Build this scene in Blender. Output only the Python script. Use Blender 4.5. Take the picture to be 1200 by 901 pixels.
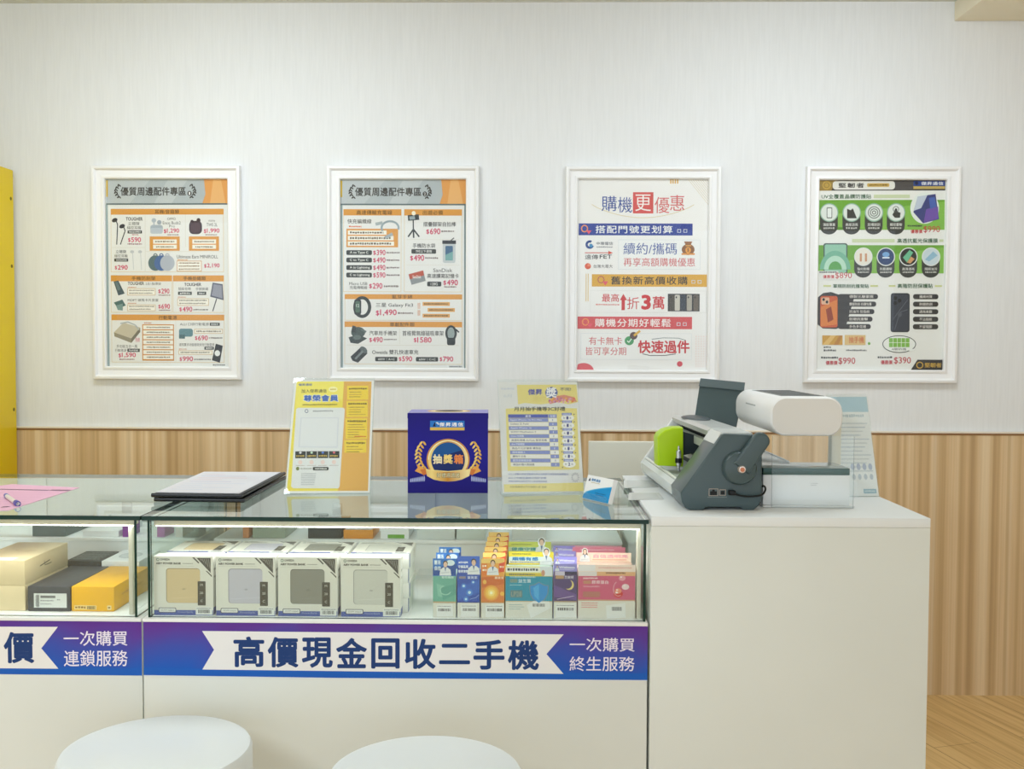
import bpy, bmesh, math, random
from mathutils import Vector, Matrix

random.seed(7)
S = bpy.context.scene
for o in list(bpy.data.objects):
    bpy.data.objects.remove(o)
COL = S.collection
PI = math.pi

# ------------------------------------------------------------------ camera
FPX, CAMZ = 1180.0, 1.145
rad = math.radians
CAMR = (Matrix.Rotation(rad(1.0), 3, 'Z') @ Matrix.Rotation(PI / 2 - rad(2.18), 3, 'X') @ Matrix.Rotation(rad(0.24), 3, 'Z'))
cam = bpy.data.cameras.new('camera')
cam.sensor_fit = 'HORIZONTAL'
cam.sensor_width = 36.0
cam.lens = FPX * 36.0 / 1200.0
cam.clip_start = 0.05
camo = bpy.data.objects.new('camera', cam)
camo.matrix_world = Matrix.Translation((0, 0, CAMZ)) @ CAMR.to_4x4()
COL.objects.link(camo)
S.camera = camo


def ray(px, py):
    return CAMR @ Vector(((px - 600) / FPX, (450.5 - py) / FPX, -1))


def at(px, py, Y):          # point of the photograph at room depth Y
    d = ray(px, py)
    return Vector((0, 0, CAMZ)) + d * (Y / d.y)


def atz(px, py, Z):         # point of the photograph on the level Z
    d = ray(px, py)
    return Vector((0, 0, CAMZ)) + d * ((Z - CAMZ) / d.z)


# ------------------------------------------------------------------ colour management, world, lamps
S.view_settings.view_transform = 'Standard'
S.view_settings.look = 'None'
S.view_settings.gamma = 1.0
S.view_settings.exposure = 0.05
S.view_settings.use_curve_mapping = False
try:
    S.cycles.transparent_max_bounces = 24
    S.cycles.max_bounces = 10
    S.cycles.sample_clamp_indirect = 6.0
except Exception:
    pass
W = bpy.data.worlds.new('daylight')
S.world = W
W.use_nodes = True
W.node_tree.nodes['Background'].inputs[0].default_value = (0.85, 0.93, 1.0, 1)
W.node_tree.nodes['Background'].inputs[1].default_value = 1.7


def area(name, loc, sx, sy, power, col=(1, 0.98, 0.95), rot=(0, 0, 0), spread=PI, shape='RECTANGLE'):
    l = bpy.data.lights.new(name, 'AREA')
    l.shape = shape
    l.size = sx
    l.size_y = sy
    l.energy = power
    l.color = col
    l.spread = spread
    o = bpy.data.objects.new(name, l)
    o.location = loc
    o.rotation_euler = rot
    COL.objects.link(o)
    return o


# two track lamps washing the back wall, added fill lights for the counter tops and fronts
LC = (0.83, 0.925, 1.0)
area('wall_washer', (-0.95, 2.26, 2.20), 0.35, 0.35, 3.9, LC, (rad(58), 0, rad(4)), spread=rad(165), shape='DISK')
area('wall_washer', (0.87, 2.26, 2.20), 0.35, 0.35, 3.9, LC, (rad(58), 0, rad(-4)), spread=rad(165), shape='DISK')
area('fill_light', (-0.95, 2.36, 2.24), 1.2, 0.30, 8.5, LC)
area('fill_light', (0.95, 2.36, 2.24), 1.2, 0.30, 8.5, LC)
area('fill_light', (-1.72, -0.45, 2.24), 0.5, 1.5, 44, LC)
area('fill_light', (1.72, -0.45, 2.24), 0.5, 1.5, 44, LC)

# ------------------------------------------------------------------ materials
_mats = {}


def lin(c):
    c = c / 255.0
    return c / 12.92 if c <= 0.04045 else ((c + 0.055) / 1.055) ** 2.4


def rgb(c):
    return (lin(c[0]), lin(c[1]), lin(c[2]), 1.0)


def mat(c, rough=0.5, metal=0.0, spec=0.28, emit=0.0):
    key = (tuple(c), rough, metal, spec, emit)
    if key in _mats:
        return _mats[key]
    m = bpy.data.materials.new('paint_%d_%d_%d' % tuple(c))
    m.use_nodes = True
    b = m.node_tree.nodes['Principled BSDF']
    b.inputs['Base Color'].default_value = rgb(c)
    b.inputs['Roughness'].default_value = rough
    b.inputs['Metallic'].default_value = metal
    b.inputs['Specular IOR Level'].default_value = spec
    if emit:
        b.inputs['Emission Color'].default_value = rgb(c)
        b.inputs['Emission Strength'].default_value = emit
    m.diffuse_color = rgb(c)
    _mats[key] = m
    return m


def nodes(name):
    m = bpy.data.materials.new(name)
    m.use_nodes = True
    nt = m.node_tree
    return m, nt, nt.nodes['Principled BSDF'], nt.nodes.new, nt.links.new


def ramp(n, stops):
    e = n.color_ramp.elements
    while len(e) < len(stops):
        e.new(0.5)
    for k, (p, c) in enumerate(stops):
        e[k].position = p
        e[k].color = rgb(c)


def glass_mat(name, tint, ior=1.5, gloss=0.0, diffuse_mix=0.0):
    m = bpy.data.materials.new(name)
    m.use_nodes = True
    nt = m.node_tree
    nt.nodes.clear()
    N, L = nt.nodes.new, nt.links.new
    out = N('ShaderNodeOutputMaterial')
    tr = N('ShaderNodeBsdfTransparent')
    tr.inputs[0].default_value = (tint[0], tint[1], tint[2], 1)
    gl = N('ShaderNodeBsdfGlossy')
    gl.inputs['Roughness'].default_value = gloss
    gl.inputs['Color'].default_value = (1, 1, 1, 1)
    fr = N('ShaderNodeFresnel')
    fr.inputs[0].default_value = ior
    ge = N('ShaderNodeNewGeometry')
    inv = N('ShaderNodeMath'); inv.operation = 'SUBTRACT'; inv.inputs[0].default_value = 1.0
    L(ge.outputs['Backfacing'], inv.inputs[1])
    mu = N('ShaderNodeMath'); mu.operation = 'MULTIPLY'
    L(fr.outputs[0], mu.inputs[0]); L(inv.outputs[0], mu.inputs[1])
    mx = N('ShaderNodeMixShader')
    L(mu.outputs[0], mx.inputs[0])
    if diffuse_mix:
        df = N('ShaderNodeBsdfDiffuse')
        df.inputs[0].default_value = (0.72, 0.85, 0.80, 1)  # pale green diffuse share mixed into the clear pane
        m2 = N('ShaderNodeMixShader')
        m2.inputs[0].default_value = diffuse_mix
        L(tr.outputs[0], m2.inputs[1]); L(df.outputs[0], m2.inputs[2])
        L(m2.outputs[0], mx.inputs[1])
    else:
        L(tr.outputs[0], mx.inputs[1])
    L(gl.outputs[0], mx.inputs[2])
    L(mx.outputs[0], out.inputs[0])
    m.diffuse_color = (0.7, 0.9, 0.85, 0.4)
    return m


GLASS = glass_mat('counter_glass', (0.955, 0.985, 0.972), 1.52, 0.0, 0.015)
PANE = glass_mat('poster_pane', (0.99, 0.995, 0.99), 1.45)
ACRYL = glass_mat('clear_acrylic', (0.975, 0.985, 0.985), 1.45, 0.0, 0.02)
EDGE = mat((4, 48, 39), 0.15)
ACEDGE = mat((190, 205, 205), 0.2)
WHITE = mat((236, 236, 234), 0.45)
FRAMEW = mat((243, 243, 243), 0.35)
LED = mat((255, 255, 250), 0.4, emit=10.0)


def wall_material():
    m, nt, b, N, L = nodes('wallpaper')
    tc = N('ShaderNodeTexCoord')
    mp = N('ShaderNodeMapping'); mp.inputs['Scale'].default_value = (160, 1, 9)
    L(tc.outputs['Object'], mp.inputs[0])
    nz = N('ShaderNodeTexNoise'); nz.inputs['Scale'].default_value = 1.0; nz.inputs['Detail'].default_value = 3
    L(mp.outputs[0], nz.inputs['Vector'])
    cr = N('ShaderNodeValToRGB'); ramp(cr, [(0.3, (229, 231, 232)), (0.7, (234, 236, 237))])
    L(nz.outputs[0], cr.inputs[0]); L(cr.outputs[0], b.inputs['Base Color'])
    bp = N('ShaderNodeBump'); bp.inputs['Strength'].default_value = 0.04; bp.inputs['Distance'].default_value = 0.002
    L(nz.outputs[0], bp.inputs['Height']); L(bp.outputs[0], b.inputs['Normal'])
    b.inputs['Roughness'].default_value = 0.75
    return m


def slat_material():
    m, nt, b, N, L = nodes('vertical_oak_veneer')
    tc = N('ShaderNodeTexCoord')
    sx = N('ShaderNodeSeparateXYZ'); L(tc.outputs['Object'], sx.inputs[0])
    # strips of uneven width: two stepped noises in x
    m1 = N('ShaderNodeMapping'); m1.inputs['Scale'].default_value = (32, 1, 0.05); L(tc.outputs['Object'], m1.inputs[0])
    n1 = N('ShaderNodeTexNoise'); n1.inputs['Scale'].default_value = 1.0; n1.inputs['Detail'].default_value = 2.0; n1.inputs['Roughness'].default_value = 0.65
    L(m1.outputs[0], n1.inputs['Vector'])
    c1 = N('ShaderNodeValToRGB')
    ramp(c1, [(0.32, (198, 163, 116)), (0.45, (218, 185, 138)), (0.54, (228, 197, 152)), (0.68, (242, 217, 178))])
    L(n1.outputs[0], c1.inputs[0])
    m2 = N('ShaderNodeMapping'); m2.inputs['Scale'].default_value = (420, 1, 5); L(tc.outputs['Object'], m2.inputs[0])
    n2 = N('ShaderNodeTexNoise'); n2.inputs['Scale'].default_value = 1.0; n2.inputs['Detail'].default_value = 4.0
    L(m2.outputs[0], n2.inputs['Vector'])
    mx = N('ShaderNodeMixRGB'); mx.blend_type = 'MULTIPLY'; mx.inputs[0].default_value = 0.22
    L(c1.outputs[0], mx.inputs[1]); L(n2.outputs[0], mx.inputs[2])
    # fine dark joints between the strips
    wv = N('ShaderNodeTexWave'); wv.inputs['Scale'].default_value = 2.6; wv.inputs['Distortion'].default_value = 0
    wv.bands_direction = 'X'; L(tc.outputs['Object'], wv.inputs['Vector'])
    cj = N('ShaderNodeValToRGB'); ramp(cj, [(0.0, (196, 186, 172)), (0.06, (255, 255, 255))])
    L(wv.outputs['Fac'], cj.inputs[0])
    m3 = N('ShaderNodeMixRGB'); m3.blend_type = 'MULTIPLY'; m3.inputs[0].default_value = 0.25
    L(mx.outputs[0], m3.inputs[1]); L(cj.outputs[0], m3.inputs[2])
    L(m3.outputs[0], b.inputs['Base Color'])
    b.inputs['Roughness'].default_value = 0.55
    return m


def floor_material():
    m, nt, b, N, L = nodes('light_wood_floor')
    tc = N('ShaderNodeTexCoord')
    mp = N('ShaderNodeMapping'); mp.inputs['Rotation'].default_value = (0, 0, rad(-17)); L(tc.outputs['Object'], mp.inputs[0])
    br = N('ShaderNodeTexBrick')
    br.inputs['Scale'].default_value = 1.0
    br.inputs['Brick Width'].default_value = 1.2; br.inputs['Row Height'].default_value = 0.15
    br.inputs['Mortar Size'].default_value = 0.0012
    br.inputs['Color1'].default_value = rgb((224, 188, 128)); br.inputs['Color2'].default_value = rgb((232, 198, 140))
    br.inputs['Mortar'].default_value = rgb((170, 128, 82))
    r9 = N('ShaderNodeMapping'); r9.inputs['Rotation'].default_value = (0, 0, PI / 2); L(mp.outputs[0], r9.inputs[0])
    L(r9.outputs[0], br.inputs['Vector'])
    m2 = N('ShaderNodeMapping'); m2.inputs['Scale'].default_value = (60, 2.2, 1); L(mp.outputs[0], m2.inputs[0])
    nz = N('ShaderNodeTexNoise'); nz.inputs['Scale'].default_value = 1.0; nz.inputs['Detail'].default_value = 5; nz.inputs['Distortion'].default_value = 0.6
    L(m2.outputs[0], nz.inputs['Vector'])
    cr = N('ShaderNodeValToRGB'); ramp(cr, [(0.3, (214, 198, 172)), (0.6, (255, 255, 255))])
    L(nz.outputs[0], cr.inputs[0])
    mx = N('ShaderNodeMixRGB'); mx.blend_type = 'MULTIPLY'; mx.inputs[0].default_value = 0.8
    L(br.outputs[0], mx.inputs[1]); L(cr.outputs[0], mx.inputs[2])
    L(mx.outputs[0], b.inputs['Base Color'])
    b.inputs['Roughness'].default_value = 0.4
    return m


def laminate(name, c, amount=5):
    m, nt, b, N, L = nodes(name)
    tc = N('ShaderNodeTexCoord')
    nz = N('ShaderNodeTexNoise'); nz.inputs['Scale'].default_value = 3.0; nz.inputs['Detail'].default_value = 3
    L(tc.outputs['Object'], nz.inputs['Vector'])
    cr = N('ShaderNodeValToRGB')
    ramp(cr, [(0.3, tuple(v - amount for v in c)), (0.7, c)])
    L(nz.outputs[0], cr.inputs[0]); L(cr.outputs[0], b.inputs['Base Color'])
    b.inputs['Roughness'].default_value = 0.42
    b.inputs['Specular IOR Level'].default_value = 0.3
    return m


def gradient(name, stops, streak=0.0, axis='Z'):
    m, nt, b, N, L = nodes(name)
    tc = N('ShaderNodeTexCoord')
    sp = N('ShaderNodeSeparateXYZ'); L(tc.outputs['Generated'], sp.inputs[0])
    cr = N('ShaderNodeValToRGB'); ramp(cr, stops)
    if streak:
        mp = N('ShaderNodeMapping'); mp.inputs['Rotation'].default_value = (0, rad(-32), 0); L(tc.outputs['Object'], mp.inputs[0])
        m2 = N('ShaderNodeMapping'); m2.inputs['Scale'].default_value = (16, 1, 0.2); L(mp.outputs[0], m2.inputs[0])
        nz = N('ShaderNodeTexNoise'); nz.inputs['Scale'].default_value = 1.0; nz.inputs['Detail'].default_value = 1
        L(m2.outputs[0], nz.inputs['Vector'])
        sc = N('ShaderNodeMath'); sc.operation = 'MULTIPLY_ADD'; sc.inputs[1].default_value = streak; sc.inputs[2].default_value = -streak / 2
        L(nz.outputs[0], sc.inputs[0])
        ad = N('ShaderNodeMath'); ad.operation = 'ADD'
        L(sp.outputs[axis], ad.inputs[0]); L(sc.outputs[0], ad.inputs[1]); L(ad.outputs[0], cr.inputs[0])
    else:
        L(sp.outputs[axis], cr.inputs[0])
    L(cr.outputs[0], b.inputs['Base Color'])
    b.inputs['Roughness'].default_value = 0.4
    b.inputs['Specular IOR Level'].default_value = 0.18
    return m


LAM = laminate('cream_white_laminate', (226, 229, 222))
LAMTOP = laminate('white_laminate_top', (234, 238, 238), 3)
DECK = laminate('white_shelf_board', (240, 241, 238), 3)

# ------------------------------------------------------------------ mesh building


class MB:
    def __init__(s):
        s.v, s.f, s.m, s.mats = [], [], [], []

    def mi(s, m):
        if m not in s.mats:
            s.mats.append(m)
        return s.mats.index(m)

    def add_bm(s, bm, m, M=None, mfun=None):
        n = len(s.v)
        bm.verts.ensure_lookup_table()
        for i, v in enumerate(bm.verts):
            v.index = i
            s.v.append(tuple((M @ v.co) if M else v.co))
        bm.normal_update()
        for f in bm.faces:
            s.f.append([n + v.index for v in f.verts])
            s.m.append(s.mi(mfun(f) if mfun else m))
        bm.free()
        return s

    def raw(s, verts, faces, m):
        n = len(s.v)
        s.v += [tuple(v) for v in verts]
        k = s.mi(m)
        for f in faces:
            s.f.append([n + i for i in f])
            s.m.append(k)
        return s

    def box(s, x0, x1, y0, y1, z0, z1, m, bev=0.0, seg=2, M=None, mfun=None):
        bm = bmesh.new()
        bmesh.ops.create_cube(bm, size=1)
        for v in bm.verts:
            v.co = Vector(((x0 + x1) / 2 + v.co.x * (x1 - x0), (y0 + y1) / 2 + v.co.y * (y1 - y0), (z0 + z1) / 2 + v.co.z * (z1 - z0)))
        if bev:
            bmesh.ops.bevel(bm, geom=bm.edges[:], offset=bev, segments=seg, profile=0.5, affect='EDGES')
        return s.add_bm(bm, m, M, mfun)

    def prism(s, pts, a0, a1, m, axis='Y', bev=0.0, seg=2, M=None, mfun=None):
        """pts in the plane across the axis, pushed along it. 'Y': (x,z), 'Z': (x,y), 'X': (y,z)"""
        def put(p, a):
            return {'Y': (p[0], a, p[1]), 'Z': (p[0], p[1], a), 'X': (a, p[0], p[1])}[axis]
        bm = bmesh.new()
        A = [bm.verts.new(put(p, a0)) for p in pts]
        B = [bm.verts.new(put(p, a1)) for p in pts]
        n = len(pts)
        bm.faces.new(A)
        bm.faces.new(B[::-1])
        for i in range(n):
            bm.faces.new((A[i], B[i], B[(i + 1) % n], A[(i + 1) % n]))
        bmesh.ops.recalc_face_normals(bm, faces=bm.faces[:])
        if bev:
            ed = [e for e in bm.edges if abs((put((0, 0), 1)[0] * (e.verts[0].co.x - e.verts[1].co.x)) + (put((0, 0), 1)[1] * (e.verts[0].co.y - e.verts[1].co.y)) + (put((0, 0), 1)[2] * (e.verts[0].co.z - e.verts[1].co.z))) < 1e-6]
            bmesh.ops.bevel(bm, geom=ed, offset=bev, segments=seg, profile=0.5, affect='EDGES')
        return s.add_bm(bm, m, M, mfun)

    def lathe(s, prof, m, seg=40, M=None):
        vs, fs = [], []
        rings = []
        for r, z in prof:
            if r < 1e-7:
                rings.append([len(vs)]); vs.append((0, 0, z))
            else:
                rings.append(list(range(len(vs), len(vs) + seg)))
                vs += [(r * math.cos(2 * PI * k / seg), r * math.sin(2 * PI * k / seg), z) for k in range(seg)]
        for a, b in zip(rings[:-1], rings[1:]):
            for k in range(seg):
                k2 = (k + 1) % seg
                if len(a) == 1 and len(b) == 1:
                    continue
                if len(a) == 1:
                    fs.append((a[0], b[k2], b[k]))
                elif len(b) == 1:
                    fs.append((a[k], a[k2], b[0]))
                else:
                    fs.append((a[k], a[k2], b[k2], b[k]))
        if M:
            vs = [tuple(M @ Vector(v)) for v in vs]
        return s.raw(vs, fs, m)

    def tube(s, pts, r, m, seg=8):
        pts = [Vector(p) for p in pts]
        vs, fs = [], []
        for i, p in enumerate(pts):
            t = (pts[min(i + 1, len(pts) - 1)] - pts[max(i - 1, 0)]).normalized()
            a = Vector((0, 0, 1)) if abs(t.z) < 0.9 else Vector((1, 0, 0))
            u = t.cross(a).normalized(); w = t.cross(u).normalized()
            for k in range(seg):
                q = p + r * (math.cos(2 * PI * k / seg) * u + math.sin(2 * PI * k / seg) * w)
                vs.append(tuple(q))
        for i in range(len(pts) - 1):
            for k in range(seg):
                k2 = (k + 1) % seg
                fs.append((i * seg + k, i * seg + k2, (i + 1) * seg + k2, (i + 1) * seg + k))
        fs.append(list(range(seg))[::-1]); fs.append([(len(pts) - 1) * seg + k for k in range(seg)])
        return s.raw(vs, fs, m)

    def build(s, name, parent=None, world=True, smooth=True):
        me = bpy.data.meshes.new(name)
        vs = s.v
        if parent is not None and world:
            inv = basis(parent).inverted()
            vs = [tuple(inv @ Vector(v)) for v in vs]
        me.from_pydata(vs, [], s.f)
        for m in s.mats:
            me.materials.append(m)
        me.polygons.foreach_set('material_index', s.m)
        if smooth:
            me.polygons.foreach_set('use_smooth', [True] * len(me.polygons))
            me.set_sharp_from_angle(angle=rad(35))
        me.update()
        o = bpy.data.objects.new(name, me)
        COL.objects.link(o)
        o.parent = parent
        return o


def basis(o):
    M = o.matrix_basis.copy()
    while o.parent:
        o = o.parent
        M = o.matrix_basis @ M
    return M


def thing(name, label, cat, loc=(0, 0, 0), rotz=0.0, group=None):
    o = bpy.data.objects.new(name, None)
    o.empty_display_size = 0.05
    o.location = loc
    o.rotation_euler = (0, 0, rotz)
    COL.objects.link(o)
    return tag(o, label, cat, group)


def tag(o, label, cat, group=None):
    o['label'] = label
    o['category'] = cat
    if group:
        o['group'] = group
    return o


def struct(name, mb):
    o = mb.build(name)
    o['kind'] = 'structure'
    return o


def dup(root, loc, label, rotz=None):
    r = root.copy()
    COL.objects.link(r)
    r.location = loc
    if rotz is not None:
        r.rotation_euler = (0, 0, rotz)
    r['label'] = label
    for ch in list(root.children):
        c = ch.copy()
        COL.objects.link(c)
        c.parent = r
        for g in list(ch.children):
            d = g.copy()
            COL.objects.link(d)
            d.parent = c
    return r


# ------------------------------------------------------------------ flat printed artwork
_gl = {}


def glyphs(s, bold, sp):
    key = (s, bold, sp)
    if key in _gl:
        return _gl[key]
    c = bpy.data.curves.new('lettering', 'FONT')
    c.body = s
    c.size = 1.0
    c.offset = bold
    c.space_character = sp
    c.resolution_u = 3
    o = bpy.data.objects.new('lettering', c)
    COL.objects.link(o)
    dg = bpy.context.evaluated_depsgraph_get()
    me = bpy.data.meshes.new_from_object(o.evaluated_get(dg))
    vs = [(v.co.x, v.co.y) for v in me.vertices]
    fs = [list(p.vertices) for p in me.polygons]
    bpy.data.objects.remove(o)
    bpy.data.curves.remove(c)
    bpy.data.meshes.remove(me)
    xs = [v[0] for v in vs]; ys = [v[1] for v in vs]
    _gl[key] = (vs, fs, min(xs), max(xs), min(ys), max(ys))
    return _gl[key]


class Art:
    """artwork in the coordinates of a crop of the photograph; quad = its four corners there (TL, TR, BR, BL); W x H = its real size"""

    def __init__(s, quad, W, H, eps=0.0001):
        s.q, s.W, s.H, s.e = quad, W, H, eps
        s.mb = MB()
        s.n = 0

    def pt(s, x, y, layer):
        (ax, ay), (bx, by), (cx, cy), (dx, dy) = s.q
        u = v = 0.5
        for _ in range(6):
            t = ay + (by - ay) * u; bt = dy + (cy - dy) * u
            v = (y - t) / (bt - t)
            l = ax + (dx - ax) * v; r = bx + (cx - bx) * v
            u = (x - l) / (r - l)
        return ((u - 0.5) * s.W, -layer * s.e - s.n * 2.5e-6, (0.5 - v) * s.H)

    def poly(s, pts, c, layer=1):
        a = sum(pts[i][0] * pts[(i + 1) % len(pts)][1] - pts[(i + 1) % len(pts)][0] * pts[i][1] for i in range(len(pts)))
        if a > 0:
            pts = pts[::-1]
        m = c if isinstance(c, bpy.types.Material) else mat(c)
        s.n += 1
        s.mb.raw([s.pt(x, y, layer) for x, y in pts], [list(range(len(pts)))], m)

    def rect(s, x0, y0, x1, y1, c, layer=1):
        s.poly([(x0, y0), (x1, y0), (x1, y1), (x0, y1)], c, layer)

    def rr(s, x0, y0, x1, y1, r, c, layer=1):
        p = []
        for cx, cy, a in ((x1 - r, y0 + r, -90), (x1 - r, y1 - r, 0), (x0 + r, y1 - r, 90), (x0 + r, y0 + r, 180)):
            for k in range(6):
                t = rad(a + 18 * k)
                p.append((cx + r * math.cos(t), cy + r * math.sin(t)))
        s.poly(p, c, layer)

    def ell(s, cx, cy, rx, ry, c, layer=1, n=28, rot=0):
        p = []
        for k in range(n):
            t = 2 * PI * k / n
            x, y = rx * math.cos(t), ry * math.sin(t)
            p.append((cx + x * math.cos(rot) - y * math.sin(rot), cy + x * math.sin(rot) + y * math.cos(rot)))
        s.poly(p, c, layer)

    def line(s, pts, w, c, layer=1):
        for (x0, y0), (x1, y1) in zip(pts[:-1], pts[1:]):
            d = math.hypot(x1 - x0, y1 - y0) or 1
            nx, ny = -(y1 - y0) / d * w / 2, (x1 - x0) / d * w / 2
            s.poly([(x0 + nx, y0 + ny), (x1 + nx, y1 + ny), (x1 - nx, y1 - ny), (x0 - nx, y0 - ny)], c, layer)

    def box(s, x0, y0, x1, y1, w, c, fill=None, layer=1):
        s.rect(x0, y0, x1, y1, c, layer)
        s.rect(x0 + w, y0 + w, x1 - w, y1 - w, fill, layer + 1)

    def ring(s, cx, cy, rx, ry, w, c, layer=1, n=32, a0=0, a1=360):
        for k in range(n):
            t0 = rad(a0 + (a1 - a0) * k / n); t1 = rad(a0 + (a1 - a0) * (k + 1) / n)
            s.poly([(cx + rx * math.cos(t0), cy + ry * math.sin(t0)), (cx + rx * math.cos(t1), cy + ry * math.sin(t1)),
                    (cx + (rx - w) * math.cos(t1), cy + (ry - w) * math.sin(t1)), (cx + (rx - w) * math.cos(t0), cy + (ry - w) * math.sin(t0))], c, layer)

    def text(s, t, x0, y0, x1, y1, c, bold=0.0, layer=3, sp=1.0, slant=0.0):
        vs, fs, a, b, d, e = glyphs(t, 0.0, sp)
        bold = max(bold, 0.0) * 0.9
        a, b, d, e = a - bold, b + bold, d - bold, e + bold
        sx, sy = (x1 - x0) / (b - a), (y1 - y0) / max(e - d, 0.02)
        m = c if isinstance(c, bpy.types.Material) else mat(c)
        n = 8 if bold > 0.02 else 4
        for ox, oy in ([(0, 0)] if not bold else [(bold * math.cos(2 * PI * k / n), bold * math.sin(2 * PI * k / n)) for k in range(n)]):
            s.n += 1
            out = []
            for x, y in vs:
                yy = y1 - (y + oy - d) * sy
                out.append(s.pt(x0 + (x + ox - a) * sx, yy, layer))
            s.mb.raw(out, fs, m)

    def scrib(s, x0, y0, x1, y1, c, layer=3, k=1.0):
        """a line of print too fine to read in the photograph: uneven dashes; also paints reflected LED dots"""
        h = y1 - y0
        x = x0
        s.n += 1
        n0 = s.n
        while x < x1:
            w = h * random.uniform(0.5, 1.1) * k
            s.n = n0 - 1
            s.rect(x, y0 + h * random.uniform(0, .2), min(x + w, x1), y1 - h * random.uniform(0, .2), c, layer)
            x += w + h * random.uniform(0.18, 0.4) * k

    def barcode(s, x0, y0, x1, y1, c=(60, 60, 60), layer=4):
        x = x0
        while x < x1:
            w = (x1 - x0) / 26 * random.choice((0.6, 1, 1.5))
            s.rect(x, y0, min(x + w, x1), y1, c, layer)
            x += w + (x1 - x0) / 26 * random.choice((0.6, 1))

    def build(s, name, parent, M=None):
        """M places the artwork in its parent's own coordinates"""
        if M is not None:
            s.mb.v = [tuple(M @ Vector(v)) for v in s.mb.v]
        return s.mb.build(name, parent, world=False, smooth=False)


def quadbox(x0, y0, x1, y1):
    return ((x0, y0), (x1, y0), (x1, y1), (x0, y1))


T3 = Matrix.Translation
RZ = lambda a: Matrix.Rotation(a, 4, 'Z')
RX = lambda a: Matrix.Rotation(a, 4, 'X')
RY = lambda a: Matrix.Rotation(a, 4, 'Y')
# the artwork plane turned to face another way
FACE_UP = RX(-PI / 2)          # lies on a top face, its head away from the viewer
FACE_RIGHT = RZ(PI / 2)        # on a side facing +x

# ================================================================== the room
WY = 3.32
WAIN, CEIL = 0.866, 2.262
struct('floor', MB().box(-3.3, 3.3, -2.6, WY + 0.12, -0.08, 0.0, floor_material()))
struct('wall_back', MB().box(-3.3, 3.3, WY, WY + 0.12, 0, CEIL, wall_material()))
struct('wall_left', MB().box(-3.42, -3.3, -2.6, WY + 0.12, 0, CEIL, mat((232, 232, 228), 0.7)))
struct('wall_right', MB().box(3.3, 3.42, -2.6, WY + 0.12, 0, CEIL, mat((226, 224, 216), 0.7)))
struct('ceiling', MB().box(-3.42, 3.42, -2.6, WY + 0.12, CEIL, CEIL + 0.08, mat((225, 226, 220), 0.7)))
struct('trim_1', MB().box(-3.3, 3.3, WY - 0.012, WY, 0.0, WAIN, slat_material()))
struct('trim_2', MB().box(-3.3, 3.3, WY - 0.016, WY, WAIN, WAIN + 0.006, mat((236, 226, 210), 0.5), 0.0015)
       .box(-3.3, 3.3, WY - 0.0135, WY, WAIN - 0.006, WAIN, mat((150, 112, 74), 0.6)))
struct('trim_3', MB().box(1.366, 3.3, -2.6, WY, 2.2, CEIL, mat((250, 241, 216), 0.6), 0.002))

# ================================================================== yellow cabinet at the far left
yc = thing('yellow_cabinet', 'tall bright yellow cabinet standing against the back wall at the far left', 'cabinet', (-1.97, 2.9, 0))
YEL = laminate('yellow_laminate', (248, 216, 0), 8)
MB().box(-2.25, -1.698, 2.50, 3.30, 0.05, 1.715, YEL, 0.003).build('carcass', yc)
MB().box(-2.24, -1.71, 2.52, 3.29, 0.0, 0.05, mat((60, 60, 60))).build('plinth', yc)
MB().box(-2.245, -1.975, 2.482, 2.499, 0.07, 1.70, YEL, 0.002).build('door', yc)
MB().box(-1.972, -1.703, 2.482, 2.499, 0.07, 1.70, YEL, 0.002).build('door', yc)
for z in (1.62, 1.40, 0.93, 0.40):
    MB().lathe([(0, 0.0015), (0.005, 0.0012), (0.006, 0)], mat((120, 105, 20), 0.4), 12, T3((-1.698, 3.282, z)) @ RY(PI / 2)).build('screw_cap', yc)

# ================================================================== framed posters
FH, FW_ = 0.702, 0.497


def poster_frame(label, x0, x1, z0, z1, inset):
    cx, cz = (x0 + x1) / 2, (z0 + z1) / 2
    t = thing('poster_frame', label, 'framed poster', (cx, WY, cz), 0, 'white framed posters on the back wall')
    w, h = (x1 - x0) / 2, (z1 - z0) / 2
    prof = [(0, 0.0), (0, 0.016), (0.002, 0.020), (0.009, 0.022), (0.013, 0.019), (0.015, 0.014), (0.030, 0.0125), (inset - 0.008, 0.016),
            (inset - 0.003, 0.016), (inset, 0.012), (inset, 0.002)]
    mb = MB()
    vs, fs = [], []
    for a, d in prof:
        vs += [(-w + a, -d, -h + a), (w - a, -d, -h + a), (w - a, -d, h - a), (-w + a, -d, h - a)]
    for i in range(len(prof) - 1):
        for k in range(4):
            k2 = (k + 1) % 4
            fs.append((i * 4 + k, i * 4 + k2, (i + 1) * 4 + k2, (i + 1) * 4 + k))
    mb.raw(vs, fs, FRAMEW)
    mb.build('frame', t, world=False)
    MB().box(-w + 0.005, w - 0.005, -0.003, -0.0005, -h + 0.005, h - 0.005, WHITE).build('backing_board', t, world=False)
    MB().box(-w + inset - 0.001, w - inset + 0.001, -0.0118, -0.0100, -h + inset - 0.001, h - inset + 0.001, PANE).build('pane', t, world=False)
    return t, 2 * (w - inset), 2 * (h - inset)


DK = (62, 60, 58)
OR = (221, 154, 66)
PK = (205, 42, 92)
TAGC = (52, 56, 54)
PAPER = (232, 232, 230)


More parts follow.
